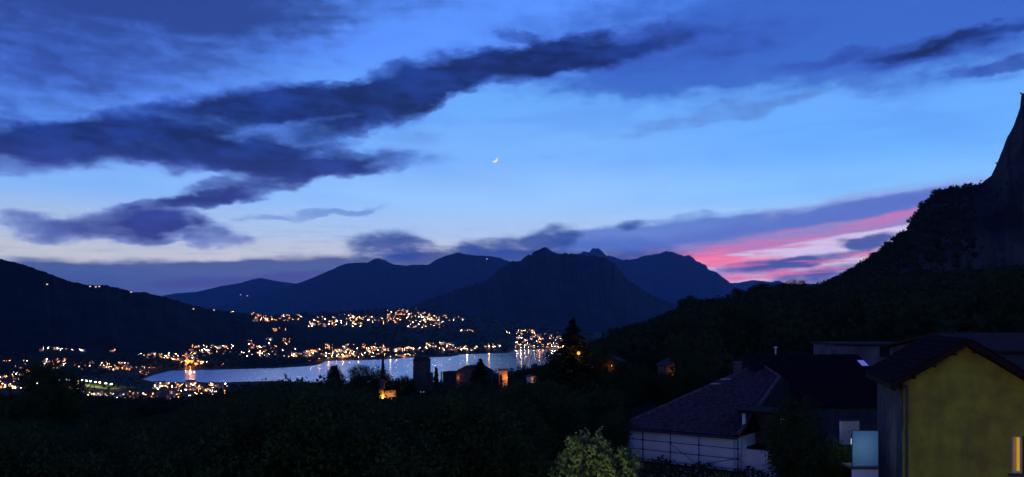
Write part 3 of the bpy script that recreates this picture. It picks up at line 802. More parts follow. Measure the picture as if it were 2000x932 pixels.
# sports pitch under its lamps on the plain
a, _ = hit(160, 752); c, _ = hit(216, 760)
dv = (c - a); dv.z = 0; dvn = dv.normalized(); pv = Vector((-dvn.y, dvn.x, 0))
b = MB(); q = []
for s, t in ((-.15, -20), (1.1, -20), (1.1, 60), (-.15, 60)):
    w = a + dv * s + pv * t; q.append((w.x, w.y, ground(w.x, w.y) + 1.2))
b.quad(q); pitch = b.build('sports_pitch', mat('pitch_turf', (0.10, 0.17, 0.05), (0.07, 0.13, 0.04), 0.9, 0.05))
tag(pitch, 'green turf pitch lit by a row of lamps', kind='structure')
fm = MB(); fm.tube((0, 0, -1), (0, 0, 11), .2, .14, 7); fm.box((0, 0, 11.2), (3.2, .5, .3))
fm = fm.mesh('mast', m_iron); fh = MB()
for x in (-1.1, 0, 1.1): fh.box((x, -.3, 11.2), (.9, .35, .9))
fh = fh.mesh('lamp_head', emat('floodlight_glow', (255, 238, 160), 45))
for k in range(7):
    w = a + dv * (k / 6 + rng.uniform(-.03, .03)) + Vector((0, 0, 0)); w.z = ground(w.x, w.y)
    e = empty('floodlight', w, 'bright floodlight, one of a row beside the green pitch on the plain', 'floodlight', 'floodlights beside the pitch', -math.atan2(w.x, w.y))
    link('mast', fm, e); link('lamp_head', fh, e)
    glow('floodlight_light', (0, -1.2, 9), (255, 225, 130), 14000, .6, e)
loc, ob = hit(39, 797)
e = empty('traffic_light', loc, 'red traffic light among the streets at the left edge', 'traffic light')
b = MB(); b.tube((0, 0, -1), (0, 0, 4), .1, .08, 6); b.box((0, 0, 4.6), (.6, .5, 1.6)); b.build('post', m_iron, e)
b = MB(); b.sphere((0, -.45, 5.0), .55, 8); b.build('red_lamp', emat('red_signal', (255, 40, 30), 9), e)
glow('red_light', (0, -1.5, 4.6), (255, 50, 30), 260, .4, e)

# boat landing mast in the water
# ------------------------------------------------------------------ castle on its knoll
YC = 390.0
def cz(py, Y=YC): return at(800, py, Y).z
def cx(px, Y=YC): return at(px, 740, Y).x
gz = min(ground(cx(800), YC), cz(775))
castle = empty('castle', (cx(824), YC, gz), 'dark stone castle with a square tower and battlemented walls above the lake', 'castle')
ox, oy = cx(824), YC
def crel(px, Y=YC): return cx(px, Y) - ox
hw = (cx(840) - cx(808)) / 2
ch_ = hw * .3
octo = [(-hw+ch_,-hw),(hw-ch_,-hw),(hw,-hw+ch_),(hw,hw-ch_),(hw-ch_,hw),(-hw+ch_,hw),(-hw,hw-ch_),(-hw,-hw+ch_)]
b = MB(); b.prism(octo, -6, cz(704) - gz); tw = b.build('tower', m_stone, castle)
b = MB(); b.prism([(x*1.04, y*1.04) for x, y in octo], cz(704.5) - gz, cz(703) - gz); b.prism([(x*1.03, y*1.03) for x, y in octo], cz(703) - gz, cz(697) - gz, 0, .78); b.build('tower_roof', m_slate, tw)
for x, z in ((0, 12), (1.2, 7), (-1.4, 9)):
    b = MB(); b.box((x, -hw-.03, z), (.5, .1, 1.2)); b.build('window', m_dark, tw)
b = MB(); b.prism([(-hw*.9,-hw*.7),(hw*1.28,-hw*.7),(hw*1.28,hw),(-hw*.9,hw)], -6, cz(728) - gz); b.build('buttress', m_stone, castle)
def merlon_mesh(w, h, t):
    b = MB(); b.v = [(x, y, z) for y in (-t/2, t/2) for x, z in ((-w/2,0),(w/2,0),(w/2,h),(0,h*.62),(-w/2,h))]
    b.f = [(0,1,2,3,4),(9,8,7,6,5),(0,5,6,1),(1,6,7,2),(2,7,8,3),(3,8,9,4),(4,9,5,0)]; b.m = [0]*7
    return b.mesh('merlon', m_stone)
ml = merlon_mesh(.85, 1.1, .5)
def curtain(pxa, pxb, pytop, Ya, Yb, n, zbot=-8):
    a = Vector((crel(pxa, Ya), Ya - oy, 0)); c = Vector((crel(pxb, Yb), Yb - oy, 0)); zt = cz(pytop, (Ya+Yb)/2) - gz
    d = c - a; rz = math.atan2(d.y, d.x)
    b = MB(); b.box(((a.x+c.x)/2, (a.y+c.y)/2, (zt+zbot)/2), (d.length, .6, zt - zbot), 0, rz); w = b.build('curtain_wall', m_stone, castle)
    for k in range(n):
        m = link('merlon', ml, w); p = a + d * ((k + .5) / n); m.location = (p.x, p.y, zt); m.rotation_euler = (0, 0, rz)
    return w
curtain(752, 812, 743.5, 392, 392, 10)
curtain(750, 773, 767, 368, 372, 6)
curtain(838, 862, 750, 388, 386, 4)
p0 = Vector((crel(746, 369), 369 - oy, 0))
b = MB(); b.box((p0.x, p0.y + .4, (cz(744, 369) - gz - 8) / 2), (2.1, 2.1, cz(744, 369) - gz + 8)); pier = b.build('gate_pier', m_stone, castle)
b = MB(); b.box((p0.x-.2, p0.y-.66, cz(768, 369) - gz), (.7, .08, 1.6)); b.build('door', m_dark, pier)
b = MB(); b.prism([(p0.x-1.2, p0.y-.8), (p0.x+1.2, p0.y-.8), (p0.x+1.2, p0.y+1.6), (p0.x-1.2, p0.y+1.6)], cz(744, 369) - gz, cz(741, 369) - gz, 0, .3); b.build('pier_cap', m_roof, pier)
for i, (px, py, pw, col) in enumerate([(748, 778, 1500, (255, 165, 50)), (767, 777, 1100, (255, 165, 80))]):
    c0 = at(px, py, 365.5)
    e = empty('wall_floodlight', c0, ['orange floodlight at the foot of the castle gate pier', 'white-hot floodlight under the lit battlements of the castle'][i], 'floodlight')
    b = MB(); b.box((0, 0, -.2), (.6, .4, .3)); b.box((0, 0, -2), (.15, .15, 3.6)); b.build('housing', m_iron, e)
    b = MB(); b.box((0, .05, .02), (.7, .35, .14)); b.build('lens', emat('castle_lens', (255, 200, 110), 12), e)
    sp = bpy.data.lights.new('castle_light', 'SPOT'); sp.color = lin(col); sp.energy = pw * 5; sp.shadow_soft_size = .2; sp.spot_size = R(84); sp.spot_blend = .5
    so = link('castle_light', sp, e); so.location = (0, 1.0, -.2); so.rotation_euler = (R(114), 0, R([14, 26][i]))

# small lamps on the terrace below the tower
for i, px in enumerate((822, 827.5, 833)):
    c0 = at(px, 766.5, 372)
    e = empty('terrace_lamp', c0, ['left', 'middle', 'right'][i] + ' of three faint white lamps on the terrace below the tower', 'lamp')
    b = MB(); b.tube((0, 0, -5), (0, 0, 0), .06, .05, 6); b.build('post', m_iron, e)
    b = MB(); b.sphere((0, 0, .2), .22, 10); b.build('globe', emat('faint_globe', (235, 225, 255), .45), e)

# houses beside the castle
def gable_house(name, label, loc, w, d, h, rise, rz, wm, rm, cat='house', ov=.5):
    e = empty(name, loc, label, cat, None, rz)
    b = MB()
    b.quad([(-w/2,-d/2,-6),(w/2,-d/2,-6),(w/2,-d/2,h),(0,-d/2,h+rise),(-w/2,-d/2,h)]); b.quad([(w/2,d/2,-6),(-w/2,d/2,-6),(-w/2,d/2,h),(0,d/2,h+rise),(w/2,d/2,h)])
    b.quad([(-w/2,d/2,-6),(-w/2,-d/2,-6),(-w/2,-d/2,h),(-w/2,d/2,h)]); b.quad([(w/2,-d/2,-6),(w/2,d/2,-6),(w/2,d/2,h),(w/2,-d/2,h)])
    b.build('wall', wm, e)
    b = MB(); k = ov * rise / (w/2)
    for s in (-1, 1):
        P = [(s*(w/2+ov),-d/2-ov,h-k),(s*(w/2+ov),d/2+ov,h-k),(0,d/2+ov,h+rise),(0,-d/2-ov,h+rise)]
        b.quad([(x, y, z+.22) for x, y, z in P]); b.quad([(x, y, z+.05) for x, y, z in reversed(P)])
        for i in range(4):
            p, q = P[i], P[(i+1) % 4]; b.quad([(p[0],p[1],p[2]+.05),(q[0],q[1],q[2]+.05),(q[0],q[1],q[2]+.22),(p[0],p[1],p[2]+.22)])
    b.build('roof', rm, e)
    return e
Y2 = 345.0
c0 = at(927, 745, Y2)
e = gable_house('castle_house', 'house with a sloping roof and orange lit end wall, right of the tower', c0, 11, 12, 4.4, 2.6, -.5, m_stone, m_slate)
b = MB(); b.box((-3.2, -6.03, 1.9), (1.0, .1, 1.5)); b.build('window', m_dark, e)
b = MB(); b.box((-5.6, -4.5, 2.6), (.25, .25, .35)); b.build('assumed_wall_lantern', emat('amber_lantern', (255, 170, 90), 4), e)  # lantern assumed from the orange light on the end wall
glow('house_lamp', (-4.4, -6.7, 1.8), (255, 140, 80), 130, .2, e)
c0 = at(882, 745, 372)
e = empty('flat_house', c0, 'low flat-roofed building with a small terrace rail right of the tower', 'building')
b = MB(); b.box((0, 0, .2), (7.6, 6, 8.6)); b.build('wall', m_slate, e)
b = MB(); b.box((.8, 0, 4.62), (6.2, 6.4, .24)); b.build('roof', m_slate, e)
b = MB(); b.box((-4.6, -1, 2.6), (.5, .5, 3.8)); b.box((-3, -1, 3.9), (3.2, .12, .12)); b.build('terrace_rail', m_iron, e)
Y3 = 330.0
c0 = at(983, 743, Y3)
e = empty('arched_house', c0, 'small house with a glowing orange wall and a dark archway', 'house')
b = MB(); W_, Hh = 3.4, 4.0
arch = [(-1.0 + .55*math.cos(t), 1.75 + .55*math.sin(t)) for t in np.linspace(math.pi, 0, 9)]
b.quad([(-W_/2,0,-4),(-1.55,0,-4),(-1.55,0,Hh),(-W_/2,0,Hh)]); b.quad([(-.45,0,-4),(W_/2,0,-4),(W_/2,0,Hh),(-.45,0,Hh)])
for p, q in zip(arch[:-1], arch[1:]): b.quad([(p[0],0,p[1]),(q[0],0,q[1]),(q[0],0,Hh),(p[0],0,Hh)])
b.quad([(-W_/2,6,-4),(-W_/2,0,-4),(-W_/2,0,Hh),(-W_/2,6,Hh)]); b.quad([(W_/2,0,-4),(W_/2,6,-4),(W_/2,6,Hh),(W_/2,0,Hh)]); b.quad([(W_/2,6,-4),(-W_/2,6,-4),(-W_/2,6,Hh),(W_/2,6,Hh)])
b.build('wall', m_wall2, e)
b = MB(); b.box((0, 3, Hh+.15), (4.4, 7.2, .3)); b.build('roof', m_roof, e)
glow('arch_lamp', (1.0, -2.0, 1.0), (255, 150, 30), 420, .25, e)
b = MB(); b.box((1.6, -1.2, 1.2), (.2, .2, .3)); b.build('lantern', emat('amber_lantern', (255, 170, 90), 4), e)  # lantern assumed from the glow on the arched wall
c0 = at(1039, 744, 300)
e = gable_house('pink_house', 'small pale pink house end among the trees above the lake', c0, 2.8, 6, 1.5, .5, .2, m_wall, m_roof)
glow('pink_house_lamp', (-.6, -4, .6), (255, 170, 140), 60, .3, e)
# lit facades half hidden in the wood on the right
for i, (px, py, Y, w, h, col, pw, lx, lab) in enumerate([
   (1190, 730, 107, 3.2, 1.6, (255, 125, 55), 22, .6, 'small house with an orange lit wall among the trees right of the fir'),
   (1311, 742, 111, 2.6, 2.0, (255, 155, 65), 30, 0.0, 'amber lit house end in the wood above the scaffolded house')]):
    c0 = at(px, py, Y)
    e = gable_house('lit_house', lab, c0, w, 4, h, .7, [-.25, .1][i], m_dim, m_slate, ov=.3)
    b = MB(); b.box((lx - .75, -2.03, h*.35), (.5, .1, .9)); b.build('door', m_dark, e)
    b = MB(); b.box((lx, -2.22, h*.75), (.12, .12, .16)); b.build('assumed_wall_lantern', emat('amber_lantern', (255, 170, 90), 4), e)  # lantern assumed from the lit patch of facade
    glow('facade_lamp', (lx, -2.55, h*.55), col, pw, .08, e)
c0 = at(436, 857, 95)
e = empty('garden_lamp', c0, 'faint pale lamp among dark trees at lower left', 'lamp')
b = MB(); b.tube((0, 0, -4), (0, 0, 0), .05, .05, 6); b.build('post', m_iron, e)
b = MB(); b.sphere((0, 0, .12), .12, 8); b.build('globe', emat('garden_globe', (255, 225, 170), 2.5), e)
glow('garden_light', (0, 0, .5), (255, 220, 150), 9, .1, e)

# ------------------------------------------------------------------ house under scaffolding
m_tile = mat('clay_tiles', (0.24, 0.125, 0.12), (0.07, 0.04, 0.045), 0.85, 3.0, 0.05, contrast=(.3, .7))
m_grey = mat('grey_plaster', (0.10, 0.095, 0.10), (0.06, 0.058, 0.065), 0.92, 1.2)
m_white = mat('white_render', (0.8, 0.8, 0.8), (0.66, 0.66, 0.66), 0.9, 0.8)
m_steel = mat('scaffold_steel', (0.07, 0.075, 0.085), (0.04, 0.042, 0.05), 0.55, 12, 0.4, metallic=0.5)
m_timber = mat('dark_timber', (0.03, 0.021, 0.016), (0.016, 0.011, 0.009), 0.8, 4)
A = at(1226, 834, 57.0)
B = atz(1432, 852, A.z)
EX = (B - A); EX.z = 0; Wd = EX.length; EX.normalize(); EY = Vector((-EX.y, EX.x, 0))
if EY.y < 0: EY = -EY
rzA = math.atan2(EX.y, EX.x)
GZ = 128.6
sh = empty('scaffolded_house', (A.x, A.y, GZ), 'white-walled house with a dark tiled hip roof behind scaffolding', 'house', None, rzA)
ez = A.z - GZ
D1 = 27.0
apex = atz(1484, 712, A.z + 3.9)
rel = apex - A; au, av = rel.dot(EX), rel.dot(EY)
R1 = Vector((au, av, ez + 3.9))
e0 = .45
P = {'A': Vector((-e0, -e0, ez)), 'B': Vector((Wd + e0, -e0, ez)), 'C': Vector((Wd + e0, D1, ez)), 'D': Vector((-e0, D1, ez))}
RzA = Matrix.Rotation(-rzA, 3, 'Z')
def on_plane(px, py, p0, nrm):
    o_ = RzA @ (Vector((0, 0, CAMZ)) - sh.location); d_ = RzA @ pdir(px, py)
    return o_ + d_ * ((p0 - o_).dot(nrm) / d_.dot(nrm))
R2 = on_plane(1522, 738, P['A'], (P['B'] - P['A']).cross(R1 - P['A']).normalized())
b = MB(); b.box((Wd/2, .15, (ez - .12)/2 - .5), (Wd, .3, ez + .88)); b.build('wall', m_white, sh)
b = MB(); b.box((.15, D1/2, (ez - .12)/2 - .5), (.3, D1 - .62, ez + .88)); b.box((Wd - .15, D1/2, (ez - .12)/2 - .5), (.3, D1 - .62, ez + .88)); b.build('side_wall', m_white, sh)
b = MB()
for f in (('A', 'B', R2, R1), ('B', 'C', R2), ('C', 'D', R1, R2), ('D', 'A', R1)):
    b.quad([P[q] if isinstance(q, str) else q for q in f])
b.quad([P['A'], P['D'], P['C'], P['B']])
roof = b.build('roof', m_timber, sh)
def tiles(poly, tw=.24, tl=.42):
    """half-round tiles laid in courses over one roof plane (poly: eave a, eave b, then top points)"""
    a, c = poly[0], poly[1]; u = (c - a).normalized(); nrm = (c - a).cross(poly[2] - a).normalized()
    if nrm.z < 0: nrm = -nrm
    w = nrm.cross(u)
    if w.z < 0: w = -w
    pts = [((p - a).dot(u), (p - a).dot(w)) for p in poly]
    umin, umax = min(p[0] for p in pts), max(p[0] for p in pts); wmax = max(p[1] for p in pts)
    b = MB(); rw = random.Random(3)
    def inside(x, y):
        n = len(pts); s = None
        for i in range(n):
            x1, y1 = pts[i]; x2, y2 = pts[(i+1) % n]
            k = (x2-x1)*(y-y1) - (y2-y1)*(x-x1)
            if s is None: s = k > 0
            elif (k > 0) != s: return False
        return True
    y = 0.0
    while y < wmax:
        x = umin
        while x < umax:
            if inside(x + tw/2, y + tl*.5):
                jx, jz = rw.uniform(-.012, .012), rw.uniform(0, .02)
                prof = [(0, .0), (.25, .055), (.5, .08), (.75, .055), (1, .0)]
                lo = [a + u*(x + jx + tw*px_) + w*(y - .04) + nrm*(.05 + jz + pz) for px_, pz in prof]
                hi = [a + u*(x + jx + tw*(.1 + .8*px_)) + w*(y + tl) + nrm*(.015 + pz*.8) for px_, pz in prof]
                for i in range(4): b.quad([lo[i], lo[i+1], hi[i+1], hi[i]])
            x += tw
        y += tl * .9
    return b
for poly in ([P['A'], P['B'], R2, R1],):
    t_ = tiles(poly).build('roof_tiles', m_tile, roof); t_['kind'] = 'stuff'
for p, q in ((P['A'], R1), (P['B'], R2), (R1, R2)):
    b = MB(); n = 24
    for k in range(n):
        s, t2 = p + (q - p)*(k/n), p + (q - p)*((k + 1.12)/n)
        b.tube(s + Vector((0, 0, .07)), t2 + Vector((0, 0, .10)), .15, .12, 7, cap=False)
    b.build('ridge_tiles', m_tile, roof)
b = MB(); b.tube(P['A'] + Vector((0, -.06, -.06)), P['B'] + Vector((0, -.06, -.06)), .085, .085, 8); b.build('gutter', m_steel, sh)
def on_left(s): return P['A'] + (R1 - P['A']) * s
q = on_left(.80)
b = MB(); b.box((q.x + .1, q.y + .2, q.z + .5), (.5, .5, 1.0)); chm = b.build('chimney', m_grey, roof)
b = MB(); b.box((q.x + .1, q.y + .2, q.z + 1.06), (.66, .66, .1)); b.build('chimney_cap', m_tile, chm)
for k, s in enumerate((.62, .70)):
    q = on_left(s); b = MB(); b.box((q.x + .25, q.y + .05, q.z + .16), (.8, .28, .05), 0, .9); b.build('flashing', mat('bare_zinc', (.55, .57, .6), (.4, .42, .45), .4, 6, .5, metallic=.7), roof)
# side wing with the deep loggia
b = MB(); x0, x1, zt = Wd + .02, Wd + 3.0, ez + 1.5
y0 = 1.6
b.box(((x0+x1)/2, y0, ez - 2.2), (x1 - x0, .25, 2.4)); b.box((x1 - .22, y0, ez + .2), (.44, .25, 2.4)); b.box((x0 + .1, y0, ez + .2), (.2, .25, 2.4))
b.build('loggia', m_white, sh)
b = MB(); b.box(((x0+x1)/2, y0 + 2.4, ez - .7), (x1 - x0, .2, 4.2)); b.build('loggia_back_wall', m_grey, sh)
b = MB(); b.box(((x0+x1)/2, y0 + 1.2, zt), (x1 - x0 + .5, 3.2, .2)); b.build('loggia_roof', m_timber, sh)
b = MB(); b.box(((x0+x1)/2 - .1, y0 + 1.2, ez - .98), (x1 - x0 - .3, 2.2, .06)); b.build('loggia_floor', m_timber, sh)
# scaffolding
sc = empty('scaffolding', (A.x, A.y, GZ), 'steel tube scaffolding standing against the white house wall', 'scaffolding', None, rzA)
def u_at(px):
    k = (px - 1000) / 1570.0
    return (k * A.y - A.x) / (EX.x - k * EX.y)
us = [u_at(p) - .15 for p in (1226, 1272, 1325.5, 1381)] + [Wd + .7]
yo = -.95
for u in us:
    b = MB(); b.tube((u, yo, -1.0), (u, yo, ez - .05), .035, .035, 8); st = b.build('standard', m_steel, sc)
    for z in (1.1, 1.75, 2.4):
        b = MB(); b.box((u, yo, ez - z + .45), (.12, .12, .1)); b.build('coupler', m_steel, st)
for z in (.65, 1.30, 1.95):
    for ua, ub in zip(us[:-1], us[1:]):
        b = MB(); b.tube((ua, yo - .05, ez - z), (ub, yo - .05, ez - z), .026, .026, 7); b.build('ledger', m_steel, sc)
for ua, ub, za, zb in ((us[0], us[1], 1.3, 1.95), (us[2], us[3], .7, 1.95), (us[3], us[4], 1.95, 1.25)):
    b = MB(); b.tube((ua, yo - .1, ez - za), (ub, yo - .1, ez - zb), .022, .022, 7); b.build('brace', m_steel, sc)
for ua, ub in zip(us[:-1], us[1:]):
    b = MB(); b.box(((ua+ub)/2, yo + .42, ez - 2.25), (ub - ua - .06, .62, .05)); b.build('deck_board', m_timber, sc)

# ------------------------------------------------------------------ yellow house at the right
m_yellow = mat('yellow_plaster', (0.40, 0.36, 0.045), (0.27, 0.20, 0.04), 0.92, 1.1, 0.1, bump=0.25, contrast=(.32, .6), detail=8)
m_black = mat('weathered_dark_tiles', (0.03, 0.022, 0.022), (0.014, 0.011, 0.012), 0.9, 3)
nt = m_yellow.node_tree; pbn = nt.nodes['Principled BSDF']; basec = pbn.inputs['Base Color'].links[0].from_socket
tcn = nt.nodes.new('ShaderNodeTexCoord')
for sc_, st_, col_, lo_, hi_, op_ in ((0.55, (1, 1, 1), (.30, .11, .045), .56, .72, .75), (1.3, (1, 1, .16), (.13, .12, .055), .54, .74, .6), (9, (1, 1, 1), (.2, .17, .05), .5, .75, .35)):
    mpn = nt.nodes.new('ShaderNodeMapping'); mpn.inputs['Scale'].default_value = st_; mpn.inputs['Location'].default_value = (sc_, 2.3, 1.1)
    nn = nt.nodes.new('ShaderNodeTexNoise'); nn.inputs['Scale'].default_value = sc_; nn.inputs['Detail'].default_value = 8
    rg = nt.nodes.new('ShaderNodeMapRange'); rg.inputs[1].default_value = lo_; rg.inputs[2].default_value = hi_; rg.inputs[4].default_value = op_
    mxn = nt.nodes.new('ShaderNodeMix'); mxn.data_type = 'RGBA'; mxn.inputs[7].default_value = (*col_, 1)
    nt.links.new(tcn.outputs['Object'], mpn.inputs[0]); nt.links.new(mpn.outputs[0], nn.inputs['Vector']); nt.links.new(nn.outputs[0], rg.inputs[0])
    nt.links.new(rg.outputs[0], mxn.inputs[0]); nt.links.new(basec, mxn.inputs[6]); basec = mxn.outputs[2]
nt.links.new(basec, pbn.inputs['Base Color'])
m_wood = mat('shutter_wood', (0.10, 0.06, 0.03), (0.06, 0.035, 0.02), 0.7, 6)
fl = Vector((18.5, 38.0, 0)); ex = Vector((.954, -.3, 0)); rzy = math.atan2(-.3, .954)
gy = 129.8
yh = empty('yellow_house', (fl.x, fl.y, gy), 'yellow plastered gable house with one lit window', 'house', None, rzy)
Wy, Dy, ua_ = 6.6, 9.0, 2.6
zl = at(1765, 746, 38).z - gy; za = at(1885, 676, 37.2).z - gy; sl = (za - zl) / ua_; zr = za - sl * (Wy - ua_)
w0, w1, wz0, wz1 = 4.50, 4.92, 133.25 - gy, 134.95 - gy
b = MB(); th = .3
b.box((w0/2, th/2, wz1/2 - .5), (w0, th, wz1 + 1)); b.box(((w0+w1)/2, th/2, wz0/2 - .5), (w1 - w0, th, wz0 + 1)); b.box(((w1+Wy)/2, th/2, wz1/2 - .5), (Wy - w1, th, wz1 + 1))
for y in (0, th):
    Q = [(0, y, wz1), (Wy, y, wz1), (Wy, y, max(zr, wz1 + .02)), (ua_, y, za), (0, y, zl)]
    b.quad(Q if y == 0 else Q[::-1])
b.build('wall', m_yellow, yh)
b = MB(); b.box((.15, th + Dy/2, zl/2 - .6), (.3, Dy, zl + .9)); b.box((Wy - .15, th + Dy/2, zr/2 - .6), (.3, Dy, zr + .9)); b.box((Wy/2, Dy, zl/2 - .6), (Wy - .62, .3, zl + .9)); b.build('side_wall', m_grey, yh)
b = MB(); ov, fo = .6, .6
for s, ulo in ((-1, -ov), (1, Wy + .9)):
    zlo = za - sl * abs(ulo - ua_)
    Pp = [(ulo, -fo, zlo), (ua_, -fo, za), (ua_, Dy + .5, za), (ulo, Dy + .5, zlo)]
    top = [(x, y, z + .34) for x, y, z in Pp]; bot = [(x, y, z + .04) for x, y, z in Pp]
    b.quad(top if s > 0 else top[::-1]); b.quad(bot[::-1] if s > 0 else bot)
    for i in range(4): b.quad([bot[i], bot[(i+1) % 4], top[(i+1) % 4], top[i]])
yr = b.build('roof', m_timber, yh)
for s, ulo in ((-1, -ov), (1, Wy + .9)):
    zlo = za - sl * abs(ulo - ua_) + .34
    poly = [Vector((ulo, -fo, zlo)), Vector((ulo, Dy + .5, zlo)), Vector((ua_, Dy + .5, za + .34)), Vector((ua_, -fo, za + .34))]
    t_ = tiles(poly).build('roof_tiles', m_black, yr); t_['kind'] = 'stuff'
for k in range(5):
    b = MB(); x = -ov + .15 + k * .85; z = za - sl * abs(x - ua_) - .02
    b.box((x, -fo/2, z - .02), (.1, fo, .1)); b.build('rafter_end', m_timber, yr)
win = MB(); win.box(((w0+w1)/2, .2, (wz0+wz1)/2), (w1 - w0, .02, wz1 - wz0)); win = win.build('window', emat('lit_room', (255, 196, 60), 0.5), yh); MATS['lit_room'].cycles.emission_sampling = 'AUTO'
b = MB()
for k in range(10): b.quad([(w0 + .06 + .017*k, .17 - .02*(k % 2), wz0), (w0 + .06 + .017*(k+1), .17 - .02*((k+1) % 2), wz0), (w0 + .06 + .017*(k+1), .17 - .02*((k+1) % 2), wz1), (w0 + .06 + .017*k, .17 - .02*(k % 2), wz1)])
b.build('curtain', leafmat('curtain_cloth', (.7, .62, .4), (.6, .52, .32), .6), win)
b = MB(); b.tube((.12, -.08, -.9), (.12, -.08, zl - .2), .05, .05, 8); b.tube((.12, -.08, zl - .2), (-.5, -.25, zl + .02), .05, .05, 8); b.build('downpipe', m_steel, yh)
b = MB()
for x in (w0 + .05, w1 - .03): b.box((x, .15, (wz0+wz1)/2), (.07, .07, wz1 - wz0))
for z in (wz0 + .04, wz1 - .04): b.box(((w0+w1)/2, .15, z), (w1 - w0 - .16, .06, .08))
b.build('frame', m_white, win)
b = MB(); b.box(((w0+w1)/2, -.06, wz0 - .06), (w1 - w0 + .3, .3, .08)); b.build('sill', m_grey, win)
for x, nm in ((w1 + .24, 'shutter'),):
    b = MB(); b.box((x, -.05, (wz0+wz1)/2), (.44, .05, wz1 - wz0))
    for k in range(11): b.box((x, -.09, wz0 + .12 + k * (wz1 - wz0 - .24)/10), (.36, .04, .05))
    b.build(nm, m_wood, win)
# balcony with a frosted glass front, beside the grey side wall
m_frost = bpy.data.materials.new('frosted_glass'); m_frost.use_nodes = True
nt = m_frost.node_tree; nt.nodes.clear(); o_ = nt.nodes.new('ShaderNodeOutputMaterial'); t1 = nt.nodes.new('ShaderNodeBsdfTranslucent'); t1.inputs[0].default_value = (.62, .80, .86, 1)
g1 = nt.nodes.new('ShaderNodeBsdfGlossy'); g1.inputs['Roughness'].default_value = .3; x1_ = nt.nodes.new('ShaderNodeMixShader'); x1_.inputs[0].default_value = .12
nt.links.new(t1.outputs[0], x1_.inputs[1]); nt.links.new(g1.outputs[0], x1_.inputs[2]); nt.links.new(x1_.outputs[0], o_.inputs[0])
bc = at(1690, 912, 40.5)
ba = empty('balcony', bc, 'small balcony with a glowing frosted glass panel beside the yellow house', 'balcony', None, 0)
k1 = 40.5 / 1570
b = MB(); b.box((0, 0, 36*k1), (50*k1, .03, 68*k1)); b.build('glass_panel', m_frost, ba)
b = MB(); b.box((0, .6, -.06), (54*k1, 1.4, .1)); b.build('floor_slab', m_grey, ba)
b = MB(); b.box((0, .02, -14*k1 - .1), (50*k1, .12, 26*k1)); b.build('lower_panel', m_white, ba)
b = MB()
for s in (-1, 1): b.tube((s*26*k1, 0, -.1), (s*26*k1, 0, 72*k1), .025, .025, 8)
b.tube((-26*k1, 0, 71.5*k1), (26*k1, 0, 71.5*k1), .02, .02, 8); b.build('rail', m_steel, ba)
b = MB(); b.box((-.1, 1.25, 1.1), (.16, .08, .3)); b.build('added_backlight', emat('added_backlight_glow', (190, 235, 255), 1.2), ba)  # added lamp behind the glass, there to make the panel glow
glow('panel_backlight', (-.15, 1.0, 1.0), (205, 238, 250), 20, .3, ba)
pw = at(1659, 866, 46)
pp = empty('parapet_wall', pw, 'bluish white parapet wall behind the frosted glass balcony', 'wall', None, .25)
k2 = 46 / 1570
b = MB(); b.box((0, 0, 21*k2), (40*k2, .2, 46*k2)); b.build('wall', m_white, pp)
b = MB(); b.box((0, 0, 45*k2), (43*k2, .28, .06)); b.build('coping', m_grey, pp)
pb_ = MB(); pb_.box((0, .3, -1.5), (48*k2, 1.2, 2.9)); pb_.build('base', m_grey, pp)

# ------------------------------------------------------------------ buildings behind
q = at(1600, 790, 62)
lh = empty('low_house', (q.x, q.y, 129), 'dark low house with a tiled roof and a bright skylight', 'house', None, .12)
b = MB(); W3, D3, h3 = 9.5, 12, at(1600, 800, 60).z - 129
b.box((W3/2 - 3, D3/2, h3/2 - 1), (W3, D3, h3 + 1.9)); b.build('wall', m_grey, lh)
b = MB(); zr3 = at(1640, 694, 68).z - 129
Pp = [Vector((-3.5, -.5, h3)), Vector((W3 - 2.5, -.5, h3)), Vector((W3 - 2.5, 6.5, zr3)), Vector((-3.5, 6.5, zr3))]; Pb = [Vector((-3.5, 13, h3)), Vector((W3 - 2.5, 13, h3))]
b.quad(Pp); b.quad([Pb[1], Pb[0], Pp[3], Pp[2]]); b.quad([Pp[0], Pp[3], Pb[0]]); b.quad([Pp[1], Pb[1], Pp[2]]); b.quad([Pp[0], Pb[0], Pb[1], Pp[1]])
lr = b.build('roof', m_timber, lh)
t_ = tiles(Pp, .26, .44).build('roof_tiles', m_black, lr); t_['kind'] = 'stuff'
sl_ = None
nrm3 = (Pp[1] - Pp[0]).cross(Pp[2] - Pp[1]).normalized()
d = pdir(1684, 713); Rz = Matrix.Rotation(-.12, 3, 'Z')
ol = Rz @ (Vector((0, 0, CAMZ)) - lh.location); dl = Rz @ d
tt_ = (Pp[0] - ol).dot(nrm3) / dl.dot(nrm3); hp = ol + dl * tt_
Msk = Matrix((Vector((1, 0, 0)), nrm3.cross(Vector((1, 0, 0))), nrm3)).transposed()
b = MB(); b.box(hp + nrm3 * .14, (.62, .95, .08), 0, 0, Msk); sk = b.build('skylight', emat('glowing_skylight', (120, 130, 255), .55), lr)  # skylight pane given its own blue glow by emission
b = MB()
for dx, dy, wx, wy in ((-.35, 0, .08, 1.1), (.35, 0, .08, 1.1), (0, -.52, .62, .08), (0, .52, .62, .08)):
    b.box(hp + Msk @ Vector((dx, dy, 0)) + nrm3 * .15, (wx, wy, .14), 0, 0, Msk)
b.build('frame', m_steel, sk)
c0 = at(1562, 816, 59.0); cl = Rz @ (c0 - lh.location)
b = MB(); b.box((cl.x, -.08, cl.z), (.75, .1, .9)); wd = b.build('window', m_white, lh)
